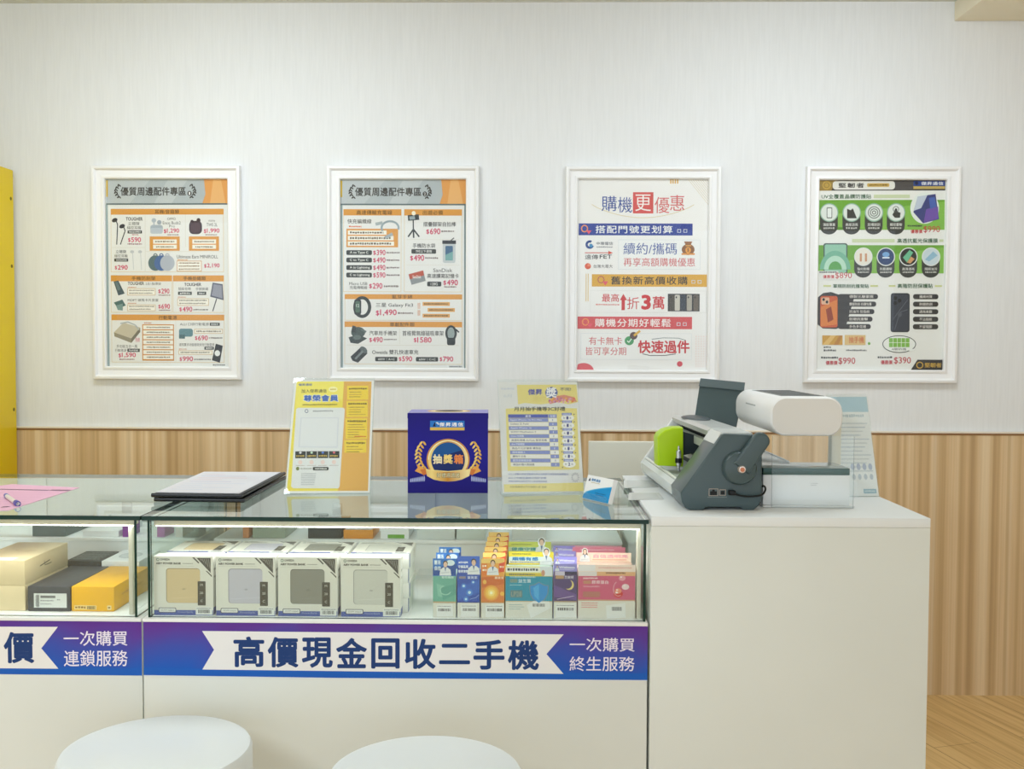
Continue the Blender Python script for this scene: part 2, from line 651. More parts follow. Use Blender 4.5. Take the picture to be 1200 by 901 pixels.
def header(a, q, num):
    x0, x1 = q
    GR = gradient('silver_print', [(0.0, (150, 160, 164)), (0.35, (186, 192, 195)), (0.7, (206, 208, 208)), (1.0, (176, 184, 188))], 0, 'X')
    a.rect(x0, 80, x1, 181, (178, 186, 190), 1)
    a.poly([(x0 + 10, 80), (x0 + 180, 80), (x0 + 90, 181), (x0, 181)], (190, 196, 199), 2)
    a.poly([(x0 + 250, 80), (x0 + 330, 80), (x0 + 260, 181), (x0 + 190, 181)], (192, 198, 201), 2)
    a.rect(x0, 84, x0 + 7, 150, (214, 178, 60), 3)
    a.poly([(x1 - 98, 80), (x1, 80), (x1, 181), (x1 - 106, 181), (x1 - 92, 140)], (226, 158, 84), 3)
    a.poly([(x1 - 60, 80), (x1 - 30, 80), (x1 - 10, 181), (x1 - 74, 181)], (233, 178, 112), 4)
    a.rect(x0, 176, x1, 182, (96, 112, 116), 4)
    for sx, xc in ((1, x0 + 38), (-1, x0 + 358)):
        for k in range(6):
            t = -0.9 + k * 0.36
            px, py = xc + sx * (16 * t * t - 2), 128 + 26 * t
            a.ell(px, py, 3.2, 6.5, DK, 4, 10, sx * (0.6 + 0.4 * t))
            a.ell(px + sx * 7, py + 1, 2.6, 5.5, DK, 4, 10, -sx * 0.7)
    a.text('優質周邊配件專區', x0 + 58, 111, x0 + 322, 146, DK, 0.02, 4)
    a.ell(x0 + 336, 137, 8.5, 10, DK, 4)
    a.text(num, x0 + 333, 131, x0 + 339, 143, (235, 235, 235), 0.02, 5)


def price(a, t, x0, y0, x1, y1, c=PK):
    a.text('$', x0, y0 + (y1 - y0) * 0.15, x0 + (y1 - y0) * 0.5, y1, c, 0.02)
    a.text(t, x0 + (y1 - y0) * 0.62, y0, x1, y1, c, 0.02)


def cell(a, x0, y0, x1, y1):
    a.rect(x0, y0, x1, y1, (226, 205, 170), 1)
    a.rect(x0 + 2, y0 + 2, x1 - 2, y1 - 2, (234, 233, 231), 2)


# ---------- poster 1
t, w, h = poster_frame('white framed accessory poster, furthest left, with four earphone and speaker items at its top', -1.4426, -0.9515, 1.0300, 1.7318, 0.043)
a = Art(((82, 80), (575, 82), (577, 828), (88, 828)), w, h)
a.rect(80, 78, 580, 832, PAPER, 0)
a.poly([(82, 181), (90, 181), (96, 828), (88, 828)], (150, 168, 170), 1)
header(a, (84, 576), '1')
cell(a, 102, 198, 557, 450)
a.rect(102, 198, 557, 221, OR, 3); a.text('耳機/音箱類', 280, 201, 378, 218, (96, 66, 24), 0.01, 4)
for x0, y0, x1, y1 in ((102, 351, 240, 353), (240, 221, 242, 450), (402, 221, 404, 351), (242, 367, 557, 369)):
    a.rect(x0, y0, x1, y1, (222, 218, 210), 3)
a.text('TOUGHER', 163, 231, 231, 245, DK, 0.03); a.text('立體聲', 172, 250, 218, 263, DK); a.text('線控耳機', 168, 266, 224, 280, DK)
a.rect(170, 284, 228, 296, TAGC, 3); a.scrib(176, 287, 222, 293, (220, 220, 220), 4); a.scrib(188, 299, 214, 303, (170, 60, 80))
price(a, '590', 172, 311, 224, 331); a.scrib(170, 335, 228, 341, (140, 60, 80))
for dx, dy in ((0, 0), (30, 24)):     # black wired earphones
    a.ell(118 + dx, 243 + dy, 12, 8, (46, 46, 54), 3, 16, -0.4); a.line([(124 + dx, 244 + dy), (130 + dx, 262 + dy), (126 + dx * 0.5, 340)], 4, (46, 46, 54), 3)
a.text('OPPO', 330, 233, 364, 243, DK); a.text('Enco Buds2', 312, 248, 384, 260, DK); a.text('Pro', 338, 262, 360, 272, DK)
a.rr(262, 262, 312, 296, 10, (168, 178, 190), 3); a.rr(262, 274, 312, 297, 8, (188, 196, 206), 4)
a.ell(276, 244, 9, 9, (176, 184, 194), 4); a.ell(298, 252, 9, 9, (160, 168, 180), 4); a.rect(274, 246, 279, 262, (176, 184, 194), 4)
price(a, '1,290', 316, 276, 378, 296); a.scrib(330, 299, 376, 304, (140, 110, 110))
a.rr(418, 246, 470, 299, 18, (58, 36, 44), 3); a.ell(444, 272, 20, 20, (78, 50, 58), 4); a.ell(456, 244, 8, 9, (58, 36, 44), 5); a.ell(430, 250, 7, 8, (58, 36, 44), 5)
a.text('realme', 496, 240, 522, 249, (120, 116, 112)); a.text('TWS 2L', 488, 255, 532, 268, DK); price(a, '1,990', 477, 276, 540, 296); a.scrib(484, 299, 530, 304, (140, 110, 110))
for x0, x1 in ((259, 380), (417, 538)):
    a.rect(x0, 308, x1, 365, OR, 3); a.rect(x0 + 14, 320, x1 - 12, 337, (246, 240, 230), 4); a.rect(x0 + 14, 341, x1 - 12, 357, (246, 240, 230), 4)
    a.scrib(x0 + 22, 325, x1 - 20, 332, (130, 116, 96), 5); a.scrib(x0 + 26, 346, x1 - 24, 353, (130, 116, 96), 5)
a.text('立體聲', 122, 362, 164, 375, DK); a.text('線控耳機', 117, 379, 170, 392, DK); a.rect(116, 396, 172, 408, TAGC, 3); a.scrib(124, 399, 166, 405, (220, 220, 220), 4); price(a, '290', 118, 422, 170, 441)
for dx in (0, 32):                    # white wired earphones
    a.ell(188 + dx, 369, 8, 6, (196, 198, 202), 3); a.line([(190 + dx, 372), (194 + dx, 440)], 3, (206, 208, 210), 3)
for cx, c in ((282, (86, 108, 112)), (306, (74, 104, 156)), (330, (178, 184, 196))):
    a.ell(cx, 414, 29, 31, c, 3); a.ring(cx, 384, 9, 9, 4, c, 3, 16)
a.text('Ultimate Ears MINIROLL', 368, 382, 534, 395, DK); a.scrib(370, 399, 412, 404, OR); a.box(368, 405, 468, 447, 2, (204, 140, 70), (246, 242, 234), 3)
for y in (411, 423, 435):
    a.scrib(376, y, 460, y + 6, (150, 120, 90), 5)
price(a, '2,190', 478, 415, 540, 434)
for x0, x1, tx, a0, a1 in ((102, 349, '手機防刮架', 186, 282), (352, 557, '手機掛繩類', 394, 484)):
    cell(a, x0, 463, x1, 612); a.rect(x0, 463, x1, 487, OR, 3); a.text(tx, a0, 467, a1, 483, (96, 66, 24), 0.01, 4)
a.poly([(113, 488), (132, 484), (158, 536), (132, 544)], (66, 84, 92), 3); a.poly([(118, 490), (130, 488), (142, 520), (130, 524)], (96, 118, 124), 4)
a.text('TOUGHER', 170, 489, 236, 502, DK, 0.03); a.text('2合1指環架', 242, 491, 304, 502, DK); a.scrib(170, 509, 204, 513, (200, 120, 50))
a.box(168, 515, 282, 543, 2, (204, 170, 120), (246, 242, 234), 3); a.scrib(176, 521, 276, 526, (140, 130, 116), 5); a.scrib(176, 532, 270, 537, (140, 130, 116), 5)
price(a, '290', 293, 516, 338, 536); a.scrib(294, 540, 342, 545, (150, 110, 110))
a.poly([(114, 572), (148, 560), (162, 584), (130, 596)], (70, 104, 104), 3); a.poly([(122, 584), (150, 576), (150, 604), (130, 602)], (120, 150, 146), 4)
a.text('MOFT 磁吸卡片皮套', 170, 556, 294, 568, DK); a.scrib(170, 573, 204, 577, (200, 120, 50)); a.box(168, 580, 282, 606, 2, (204, 170, 120), (246, 242, 234), 3)
a.scrib(176, 585, 276, 590, (140, 130, 116), 5); a.scrib(176, 596, 262, 601, (140, 130, 116), 5); price(a, '690', 293, 577, 340, 597); a.scrib(296, 600, 342, 605, (150, 110, 110))
a.text('TOUGHER', 398, 493, 466, 506, DK, 0.03); a.text('頸掛背帶', 374, 511, 424, 523, DK); a.text('手腕掛繩', 444, 511, 494, 523, DK)
a.rect(373, 528, 428, 541, TAGC, 3); a.rect(450, 528, 486, 541, TAGC, 3); a.scrib(380, 531, 422, 538, (220, 220, 220), 4); a.scrib(456, 531, 480, 538, (220, 220, 220), 4)
a.scrib(372, 548, 404, 552, (200, 120, 50)); a.box(370, 555, 496, 584, 2, (204, 170, 120), (246, 242, 234), 3); a.scrib(378, 560, 488, 566, (140, 130, 116), 5); a.scrib(378, 572, 484, 578, (140, 130, 116), 5)
price(a, '490', 378, 588, 430, 608); a.scrib(434, 597, 494, 603, (110, 100, 100))
a.poly([(512, 492), (552, 498), (556, 562), (502, 548)], (92, 94, 112), 3); a.poly([(516, 498), (548, 503), (551, 555), (508, 543)], (150, 152, 168), 4); a.line([(528, 556), (512, 606)], 4, (60, 60, 70), 4)
cell(a, 104, 620, 558, 812); a.rect(104, 620, 558, 643, OR, 3); a.text('行動電源', 294, 624, 368, 640, (96, 66, 24), 0.01, 4); a.rect(362, 643, 364, 812, (222, 218, 210), 3)
a.poly([(114, 692), (152, 652), (220, 672), (184, 716)], (200, 190, 168), 3); a.poly([(114, 692), (184, 716), (184, 734), (116, 708)], (150, 142, 122), 3); a.poly([(184, 716), (220, 672), (220, 690), (184, 734)], (120, 114, 98), 3)
a.line([(140, 656), (170, 650), (200, 662), (216, 682)], 5, (176, 180, 184), 4); a.text('免線', 200, 712, 218, 730, PK)
a.text('多功能五合一萬', 124, 741, 208, 754, DK); a.text('行動電源', 118, 758, 164, 770, DK); a.rect(168, 757, 218, 770, TAGC, 3); a.scrib(174, 760, 212, 767, (220, 220, 220), 4)
price(a, '1,590', 132, 773, 202, 794); a.scrib(136, 797, 196, 803, (150, 110, 110))
a.rect(228, 659, 356, 805, (206, 142, 62), 3); a.scrib(236, 651, 266, 656, (206, 120, 52))
for k in range(7):
    y = 663 + k * 20
    a.rect(232, y, 352, y + 16, (245, 240, 232), 4); a.scrib(246, y + 5, 340, y + 11, (126, 116, 102), 5)
a.text('ALLI 口袋行動電源', 380, 652, 496, 664, DK); a.rect(500, 652, 540, 664, TAGC, 3); a.scrib(506, 655, 534, 661, (220, 220, 220), 4)
a.rr(376, 676, 432, 708, 9, (96, 136, 146), 3); a.rect(376, 700, 400, 716, (70, 104, 112), 3); a.box(438, 677, 552, 696, 2, (204, 170, 120), (246, 242, 234), 3); a.scrib(446, 683, 544, 690, (140, 130, 116), 5)
price(a, '690', 440, 703, 492, 723); a.scrib(496, 710, 552, 716, (110, 100, 100)); a.text('復刻鷹多功能磁吸快充行動電源', 376, 734, 518, 746, DK); a.rect(478, 748, 516, 760, TAGC, 3)
a.scrib(484, 751, 510, 757, (220, 220, 220), 4); a.scrib(376, 756, 406, 760, (200, 120, 50)); a.box(374, 763, 510, 780, 2, (204, 170, 120), (246, 242, 234), 3); a.scrib(382, 768, 500, 774, (140, 130, 116), 5)
price(a, '990', 378, 787, 432, 807); a.scrib(436, 796, 504, 802, (110, 100, 100))
a.poly([(524, 736), (552, 744), (540, 812), (508, 802)], (36, 38, 42), 3); a.ell(530, 774, 11, 12, (236, 238, 240), 4); a.scrib(512, 818, 562, 824, (110, 110, 110))
a.build('print', t, T3((0, -0.0035, 0)))

# ---------- poster 2
t, w, h = poster_frame('white framed accessory poster, second from the left, with selfie stand, smart watch and car chargers', -0.6663, -0.1680, 1.0290, 1.7318, 0.043)
a = Art(((78, 80), (578, 80), (577, 834), (82, 834)), w, h)
a.rect(76, 78, 580, 836, PAPER, 0)
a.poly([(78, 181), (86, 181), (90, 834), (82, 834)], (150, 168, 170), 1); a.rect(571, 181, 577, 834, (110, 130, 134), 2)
header(a, (78, 577), '2')
cell(a, 90, 198, 321, 529); a.rect(90, 198, 321, 223, OR, 3); a.text('高速傳輸充電線', 142, 202, 284, 220, (96, 66, 24), 0.01, 4)
cell(a, 332, 198, 562, 529); a.rect(332, 198, 562, 223, OR, 3); a.text('出遊必備', 406, 202, 486, 220, (96, 66, 24), 0.01, 4)
a.text('快充編織線', 106, 237, 202, 256, DK, 0.01); a.scrib(112, 264, 162, 271, (220, 110, 50))
for k in range(26):
    t0, t1 = rad(150 + k * 12.5), rad(150 + (k + 1) * 12.5)
    if k < 18:
        a.line([(276 + 34 * math.cos(t0), 272 + 26 * math.sin(t0)), (276 + 34 * math.cos(t1), 272 + 26 * math.sin(t1))], 8, (150, 166, 172), 6)
a.line([(218, 258), (246, 252)], 12, (168, 178, 182), 6); a.line([(256, 312), (286, 296)], 12, (168, 178, 182), 6)
a.rect(102, 276, 308, 350, OR, 3)
for y, x1 in ((283, 262), (305, 290), (327, 292)):
    a.rect(108, y, x1, y + 17, (246, 240, 230), 4); a.scrib(116, y + 4, x1 - 12, y + 13, (110, 96, 76), 5)
for k, (tx, pr_) in enumerate((('A to Type C', '390'), ('C to Type C', '490'), ('A to Lightning', '490'), ('C to Lightning', '590'))):
    y = 362 + k * 30
    a.rr(102, y, 204, y + 19, 5, TAGC, 3); a.text(tx, 116, y + 4, 190 + (6 if k > 1 else 0), y + 16, (232, 232, 226), 0.02, 4); price(a, pr_, 209, y - 2, 258, y + 20); a.scrib(262, y + 6, 314, y + 13, (120, 100, 100))
a.text('Micro USB', 114, 490, 186, 502, DK); a.text('充電傳輸線', 116, 505, 186, 518, DK); price(a, '290', 193, 493, 246, 516); a.scrib(252, 502, 310, 510, (120, 100, 100))
a.poly([(346, 222), (390, 218), (392, 240), (348, 244)], (50, 58, 62), 4); a.poly([(352, 227), (374, 225), (376, 238), (354, 240)], (150, 166, 172), 5); a.ell(370, 214, 8, 9, (246, 236, 214), 6)
a.line([(368, 242), (369, 296)], 5, (56, 62, 64), 4); a.line([(369, 278), (348, 308)], 6, (50, 56, 58), 4); a.line([(369, 278), (392, 308)], 6, (50, 56, 58), 4); a.line([(369, 280), (370, 312)], 6, (50, 56, 58), 4)
a.text('摺疊腳架自拍棒', 408, 248, 538, 267, DK, 0.01); price(a, '690', 420, 274, 476, 298); a.scrib(480, 282, 532, 289, (120, 100, 100)); a.rect(342, 318, 552, 320, (226, 222, 214), 3)
a.text('手機防水袋', 366, 334, 456, 352, DK, 0.01); a.rr(361, 357, 459, 375, 4, TAGC, 3); a.text('7吋以下適用', 378, 360, 442, 372, (230, 230, 226), 0.01, 4); price(a, '490', 356, 380, 412, 404); a.scrib(416, 389, 468, 396, (120, 100, 100))
a.rr(486, 326, 536, 412, 8, (196, 202, 204), 3); a.rr(496, 344, 526, 402, 4, (64, 104, 140), 4); a.poly([(496, 380), (526, 366), (526, 402), (496, 402)], (120, 170, 170), 5); a.rect(484, 322, 538, 336, (40, 44, 48), 4); a.line([(514, 326), (530, 312)], 4, (60, 60, 62), 4)
a.rect(342, 420, 552, 422, (226, 222, 214), 3); a.poly([(350, 458), (408, 442), (418, 484), (362, 500)], (142, 146, 148), 3); a.poly([(350, 458), (408, 442), (412, 462), (355, 478)], (190, 84, 60), 4); a.text('SanDisk', 366, 462, 400, 474, (240, 236, 232), 0.02, 5, slant=0)
a.text('SanDisk', 448, 434, 524, 449, DK); a.text('高速讀寫記憶卡', 424, 455, 550, 473, DK, 0.01); a.rr(424, 487, 480, 506, 4, TAGC, 3); a.text('128G', 438, 491, 466, 502, (230, 230, 226), 0.01, 4); price(a, '490', 488, 479, 546, 502); a.scrib(492, 505, 540, 511, (130, 100, 100))
cell(a, 96, 538, 563, 644); a.rect(96, 538, 563, 558, OR, 3); a.text('藍芽手錶', 284, 540, 366, 556, (96, 66, 24), 0.01, 4)
a.ring(166, 590, 36, 44, 13, (52, 58, 58), 4, 30); a.rr(134, 558, 162, 622, 10, (46, 50, 52), 5); a.rr(139, 566, 157, 612, 5, (84, 112, 96), 6); a.text('12', 142, 578, 154, 590, (210, 224, 214), 0.01, 7)
a.text('三星 Galaxy Fit3', 220, 573, 368, 592, DK, 0.01); price(a, '1,490', 220, 599, 303, 626); a.scrib(308, 610, 368, 618, (120, 100, 100))
a.text('智慧', 386, 572, 397, 596, (214, 132, 60), 0, 3); a.text('健康', 386, 600, 397, 624, (214, 132, 60), 0, 3)
for y, x0, x1 in ((569, 406, 514), (593, 426, 534), (616, 406, 514)):
    a.rect(x0, y, x1, y + 15, (226, 170, 96), 3); a.scrib(x0 + 6, y + 4, x1 - 8, y + 11, (120, 90, 50), 4)
cell(a, 96, 648, 563, 820); a.rect(96, 648, 563, 670, OR, 3); a.text('車載配件類', 276, 651, 374, 668, (96, 66, 24), 0.01, 4)
a.ell(150, 692, 28, 22, (70, 84, 82), 3); a.poly([(112, 712), (150, 700), (186, 716), (150, 738), (120, 734)], (60, 70, 70), 3); a.poly([(128, 664), (142, 668), (140, 694), (122, 690)], (50, 58, 58), 4); a.line([(162, 680), (182, 690)], 8, (96, 110, 108), 4); a.ell(146, 712, 16, 10, (98, 112, 110), 5)
a.text('汽車用手機架', 194, 685, 304, 704, DK, 0.01); price(a, '490', 194, 710, 248, 732); a.scrib(252, 717, 304, 723, (120, 100, 100)); a.rect(314, 676, 316, 738, (222, 218, 210), 3)
a.text('首格臂無線磁吸車架', 326, 684, 490, 705, DK, 0.01); price(a, '1580', 371, 710, 442, 732); a.ring(519, 694, 23, 32, 9, (44, 52, 52), 4); a.ell(519, 694, 14, 22, (150, 164, 164), 3); a.rr(503, 712, 536, 742, 8, (36, 42, 42), 3); a.line([(538, 678), (550, 690)], 6, (44, 52, 52), 4)
a.rect(104, 742, 552, 744, (222, 218, 210), 3)
a.poly([(120, 790), (160, 752), (188, 776), (150, 814), (128, 806)], (46, 52, 54), 3); a.ell(172, 762, 17, 11, (92, 102, 104), 4, 20, 0.7); a.poly([(136, 796), (166, 764), (172, 770), (142, 802)], (120, 130, 132), 4)
a.text('Oweida 雙孔快速車充', 206, 761, 390, 780, DK, 0.01)
for x0, tx in ((218, 'A+C'), (380, 'C+C')):
    a.rr(x0, 790, x0 + 88, 808, 4, TAGC, 3); a.text('60W｜' + tx, x0 + 12, 793, x0 + 78, 805, (230, 230, 226), 0.01, 4)
price(a, '590', 312, 787, 365, 808); price(a, '790', 474, 787, 528, 808); a.scrib(512, 825, 562, 831, (120, 120, 120))
a.build('print', t, T3((0, -0.0035, 0)))

# ---------- poster 3
t, w, h = poster_frame('white framed poster with a blue, a yellow and a red bar, above the lottery leaflet', 0.1149, 0.6200, 1.0285, 1.7308, 0.040)
a = Art(((73, 82), (584, 82), (580, 841), (73, 841)), w, h)
BL, RD, YE, NV = (40, 62, 152), (216, 84, 88), (222, 170, 62), (58, 84, 160)
a.rect(71, 78, 588, 845, (243, 241, 240), 0)
for k in range(4):
    a.rect(434 + k * 9, 82, 439 + k * 9, 99, (226, 180, 92), 1)
for k in range(9):
    a.line([(506 + k * 9, 84), (584, 84 + (78 - k * 9) * 1.25)], 1.6, (222, 208, 180), 1)
a.text('購', 166, 148, 226, 208, NV, -0.02); a.text('機', 230, 152, 286, 214, NV, -0.02)
a.rect(289, 133, 369, 217, (216, 92, 92), 2); a.text('更', 298, 142, 360, 208, (250, 240, 238), 0.0, 3)
a.text('優', 374, 152, 432, 216, (216, 110, 112), -0.02); a.text('惠', 434, 144, 490, 206, (216, 110, 112), -0.02)
pts = [(128 + k * 20, 182 + 52 * math.sin(PI * (k / 20.0)) ** 0.8) for k in range(21)]
a.line(pts, 2.2, (222, 206, 160), 1)


def bar(x0, y0, x1, y1, c, tx, a0, a1, tc, badge):
    a.rect(x0, y0, x1, y1, c, 1)
    a.text(tx, a0, y0 + 8, a1, y1 - 8, tc, 0.012, 3, 1.12)
    a.ring(badge, (y0 + y1) / 2 - 3, 14, 15, 4.5, (196, 112, 84) if c == YE else (238, 150, 90), 3, 20); a.poly([(badge + 6, y0 + 28), (badge + 28, y0 + 28), (badge + 17, y1 - 4)], (230, 90, 110), 4)
    for k in (0, 1):
        x = x1 - 60 + k * 24
        a.rect(x, y0 + 22, x + 15, y0 + 36, (210, 214, 224), 2); a.rect(x + 2.5, y0 + 24.5, x + 12.5, y0 + 33.5, c, 3)


bar(77, 257, 523, 304, BL, '搭配門號更划算', 143, 445, (244, 244, 244), 100)
bar(130, 459, 580, 508, YE, '舊換新高價收購', 205, 505, (66, 58, 48), 166)
bar(75, 628, 523, 677, RD, '購機分期好輕鬆', 143, 441, (250, 244, 242), 106)
a.ring(121, 341, 17, 17, 9, (36, 70, 140), 3, 20, 20, 300); a.ell(126, 345, 7, 7, (60, 140, 190), 3)
a.text('中華電信', 147, 330, 212, 343, (90, 94, 110)); a.scrib(148, 348, 210, 353, (150, 150, 160))
a.rect(102, 372, 200, 375, (214, 80, 60), 3); a.poly([(194, 366), (212, 374), (194, 380)], (214, 80, 60), 3)
a.text('遠傳', 102, 381, 154, 400, (70, 70, 76), 0.0); a.text('FET', 160, 381, 208, 397, (66, 66, 70), 0.01)
a.ell(114, 427, 12, 12, (222, 96, 66), 3); a.ell(118, 422, 6, 6, (236, 140, 110), 4); a.text('台灣大哥大', 136, 420, 211, 434, (100, 94, 98))
a.box(233, 321, 554, 440, 1.5, (218, 222, 226), (242, 242, 242), 1)
a.text('續約/攜碼', 253, 334, 462, 380, NV, 0.0); a.text('再享高額購機優惠', 254, 393, 533, 427, (206, 74, 78), 0.0)
a.ell(506, 360, 25, 22, (142, 92, 52), 3); a.poly([(490, 328), (522, 328), (514, 346), (498, 346)], (150, 98, 58), 4); a.rect(496, 342, 518, 347, (216, 160, 80), 5); a.ell(506, 362, 11, 12, (230, 160, 70), 5); a.text('$', 502, 354, 510, 370, (142, 92, 52), 0.02, 6); a.rect(480, 374, 532, 381, (222, 150, 70), 4)
a.rect(106, 457, 109, 567, (230, 200, 130), 1); a.rect(114, 457, 117, 567, (230, 200, 130), 1)
a.box(124, 524, 578, 612, 1.5, (228, 226, 224), (243, 241, 240), 1)
a.text('最高', 170, 537, 237, 569, (206, 62, 66), 0.01); a.scrib(146, 577, 238, 583, (214, 120, 110)); a.poly([(254, 537), (268, 562), (260, 562), (260, 602), (247, 602), (247, 562), (240, 562)], (206, 56, 60), 3)
a.text('折', 268, 550, 316, 598, (206, 62, 66), 0.0); a.text('3', 324, 540, 362, 600, (206, 44, 50), 0.045); a.text('萬', 368, 546, 415, 598, (206, 56, 60), 0.02)
a.rect(428, 536, 552, 606, (52, 52, 56), 3)
for x0, c in ((434, (80, 74, 66)), (455, (206, 202, 192)), (477, (60, 66, 78)), (502, (176, 170, 160)), (528, (110, 100, 90))):
    a.rr(x0, 540, x0 + 20, 603, 4, c, 4); a.ell(x0 + 6, 550, 3, 4, (40, 40, 44), 5)
a.box(88, 694, 522, 800, 1.5, (222, 226, 230), (243, 242, 242), 1)
a.text('有卡無卡', 120, 709, 250, 741, (206, 74, 78)); a.text('皆可享分期', 108, 750, 266, 782, (206, 74, 78))
a.ell(278, 724, 18, 18, (74, 156, 100), 3); a.line([(270, 724), (276, 731), (287, 716)], 4, (230, 240, 232), 4); a.ell(295, 704, 15, 15, (92, 70, 66), 3); a.line([(296, 704), (320, 684)], 9, (224, 178, 64), 4)
a.text('快速過件', 312, 722, 514, 774, (204, 52, 58), 0.03)
a.line([(366, 718), (410, 712), (470, 713), (500, 722)], 2, (70, 90, 100), 2); a.line([(330, 776), (360, 783), (420, 782), (460, 776)], 3, (80, 70, 70), 2)
p = [(73, 841)] + [(100 - 40 * math.cos(rad(k * 6)), 846 - 32 * math.sin(rad(k * 6))) for k in range(4, 31) if 846 - 32 * math.sin(rad(k * 6)) < 842 and 100 - 40 * math.cos(rad(k * 6)) > 74]
a.poly(p + [(140, 841)], (220, 92, 100), 1); a.ell(476, 816, 11, 11, (214, 76, 90), 1)
for i in range(5):
    for j in range(13):
        a.rect(538 + i * 10, 704 + j * 10, 541 + i * 10, 707 + j * 10, (238, 190, 180), 1)
a.build('print', t, T3((0, -0.0035, 0)))

# ---------- poster 4
t, w, h = poster_frame('white framed poster with two green bands of phone screen protectors, furthest right', 0.8952, 1.3922, 1.0300, 1.7318, 0.043)
a = Art(((102, 84), (597, 86), (588, 841), (92, 841)), w, h)
GN, GN2, TX = (110, 168, 56), (132, 188, 78), (40, 96, 62)
a.rect(90, 80, 600, 845, (238, 238, 235), 0)
a.rect(100, 85, 594, 126, (52, 50, 52), 1); a.poly([(100, 85), (170, 85), (150, 126), (100, 126)], (156, 128, 62), 2); a.ring(132, 104, 17, 17, 5, (200, 164, 76), 3, 20); a.ell(132, 104, 8, 8, (190, 156, 72), 3)
a.rr(156, 88, 398, 122, 12, (232, 230, 224), 3); a.text('堅韌者', 178, 95, 278, 115, (52, 50, 52), 0.03, 4, 1.25); a.rr(290, 97, 376, 111, 4, (206, 170, 84), 4); a.scrib(298, 101, 368, 107, (90, 70, 30), 5)
a.poly([(398, 85), (500, 85), (470, 126), (398, 126)], (76, 74, 76), 2); a.rect(470, 88, 592, 108, (36, 66, 140), 3); a.ell(482, 97, 7, 7, (20, 30, 70), 4); a.text('傑昇通信', 500, 91, 586, 105, (232, 236, 240), 0.02, 4, 1.1); a.rect(470, 109, 592, 120, (196, 170, 96), 3)
a.text('UV全覆蓋晶鑽防護貼', 112, 140, 306, 158, TX, 0.015); a.rect(316, 142, 456, 156, (206, 216, 178), 1)
a.rect(100, 163, 592, 282, GN, 1); a.poly([(100, 226), (592, 170), (592, 282), (100, 282)], GN2, 2); a.poly([(100, 262), (300, 282), (100, 282)], (90, 148, 44), 3)
ic = [(142, 213), (230, 213), (317, 213), (403, 213)]
for k, (cx, cy) in enumerate(ic):
    a.rr(cx - 36, cy - 20, cx + 34, cy + 87, 33, (58, 60, 58), 4); a.ell(cx, cy, 36, 37, (150, 186, 168), 5); a.ell(cx, cy, 32, 33, (226, 232, 228), 6)
    a.text(('滿版覆蓋', '高度透亮', '防爆耐刮', '觸控靈敏')[k], cx - 24, cy + 42, cx + 24, cy + 54, (226, 226, 222), 0.01, 6); a.scrib(cx - 22, cy + 58, cx + 22, cy + 66, (200, 200, 196), 6)
a.rr(132, 192, 154, 236, 4, (120, 124, 122), 7); a.rr(135, 196, 151, 232, 3, (236, 240, 238), 8)
a.poly([(212, 198), (226, 204), (234, 196), (250, 236), (212, 236)], (54, 54, 54), 7)
for r in (24, 16, 8):
    a.ring(317, 213, r, r, 3, (90, 96, 94), 7, 22)
a.poly([(394, 212), (400, 196), (406, 198), (408, 210), (420, 214), (418, 234), (398, 234), (388, 222)], (56, 58, 58), 7); a.ring(402, 200, 12, 12, 2.5, (90, 94, 92), 7, 18)
p = [(514 + 56 * math.cos(rad(k * 10)), 196 + 62 * math.sin(rad(k * 10))) for k in range(36)]
a.poly(p, (232, 238, 234), 4); a.poly([(486, 150), (556, 140), (570, 240), (508, 256), (470, 212)], (60, 68, 128), 5); a.poly([(486, 150), (524, 145), (500, 196), (472, 206)], (196, 206, 222), 6); a.poly([(520, 200), (566, 190), (568, 238), (510, 254)], (112, 82, 170), 6); a.poly([(530, 156), (552, 152), (560, 190), (536, 200)], (70, 100, 180), 6)
a.scrib(448, 262, 506, 270, (60, 60, 60)); a.text('優惠價', 460, 281, 506, 296, (196, 48, 62), 0.02); a.text('$990', 510, 267, 574, 295, (196, 48, 62), 0.0)
a.rect(232, 318, 398, 332, (206, 216, 178), 1); a.text('高透抗藍光保護膜', 408, 316, 566, 334, TX, 0.015); a.rect(572, 320, 588, 330, (206, 216, 178), 1)
a.rect(100, 343, 590, 455, GN, 1); a.poly([(100, 420), (590, 352), (590, 455), (100, 455)], GN2, 2)
a.rr(120, 335, 214, 470, 9, (74, 96, 90), 4); a.rr(125, 340, 209, 470, 6, (150, 200, 176), 5)
for r, c in ((60, (120, 182, 156)), (44, (186, 222, 202)), (26, (96, 166, 90))):
    p = [(166 + r * math.cos(rad(k * 10)), 440 + r * 1.25 * math.sin(rad(k * 10))) for k in range(18, 37)]
    a.poly(p, c, 6 + (60 - r) // 10)
a.rect(98, 446, 178, 456, (236, 236, 234), 12); a.scrib(104, 448, 174, 454, (60, 60, 60), 13)
a.rr(112, 455, 236, 480, 4, (238, 238, 236), 12); a.text('優惠價', 118, 462, 162, 476, (196, 48, 62), 0.02, 13); a.text('$890', 166, 452, 231, 478, (196, 48, 62), 0.0, 13)
for k, (cx, cc) in enumerate(((276, (234, 230, 220)), (364, (36, 62, 112)), (452, (40, 42, 40)), (540, (206, 220, 228)))):
    a.rr(cx - 36, 368, cx + 34, 472, 33, (58, 60, 58), 4); a.ell(cx, 389, 36, 37, (226, 230, 228), 5); a.ell(cx, 389, 32, 33, cc, 6); a.text(('強化耐磨', '抗藍護眼', '高清透亮', '隔絕油污')[k], cx - 24, 432, cx + 24, 443, (226, 226, 222), 0.01, 6); a.scrib(cx - 22, 447, cx + 22, 454, (200, 200, 196), 6)
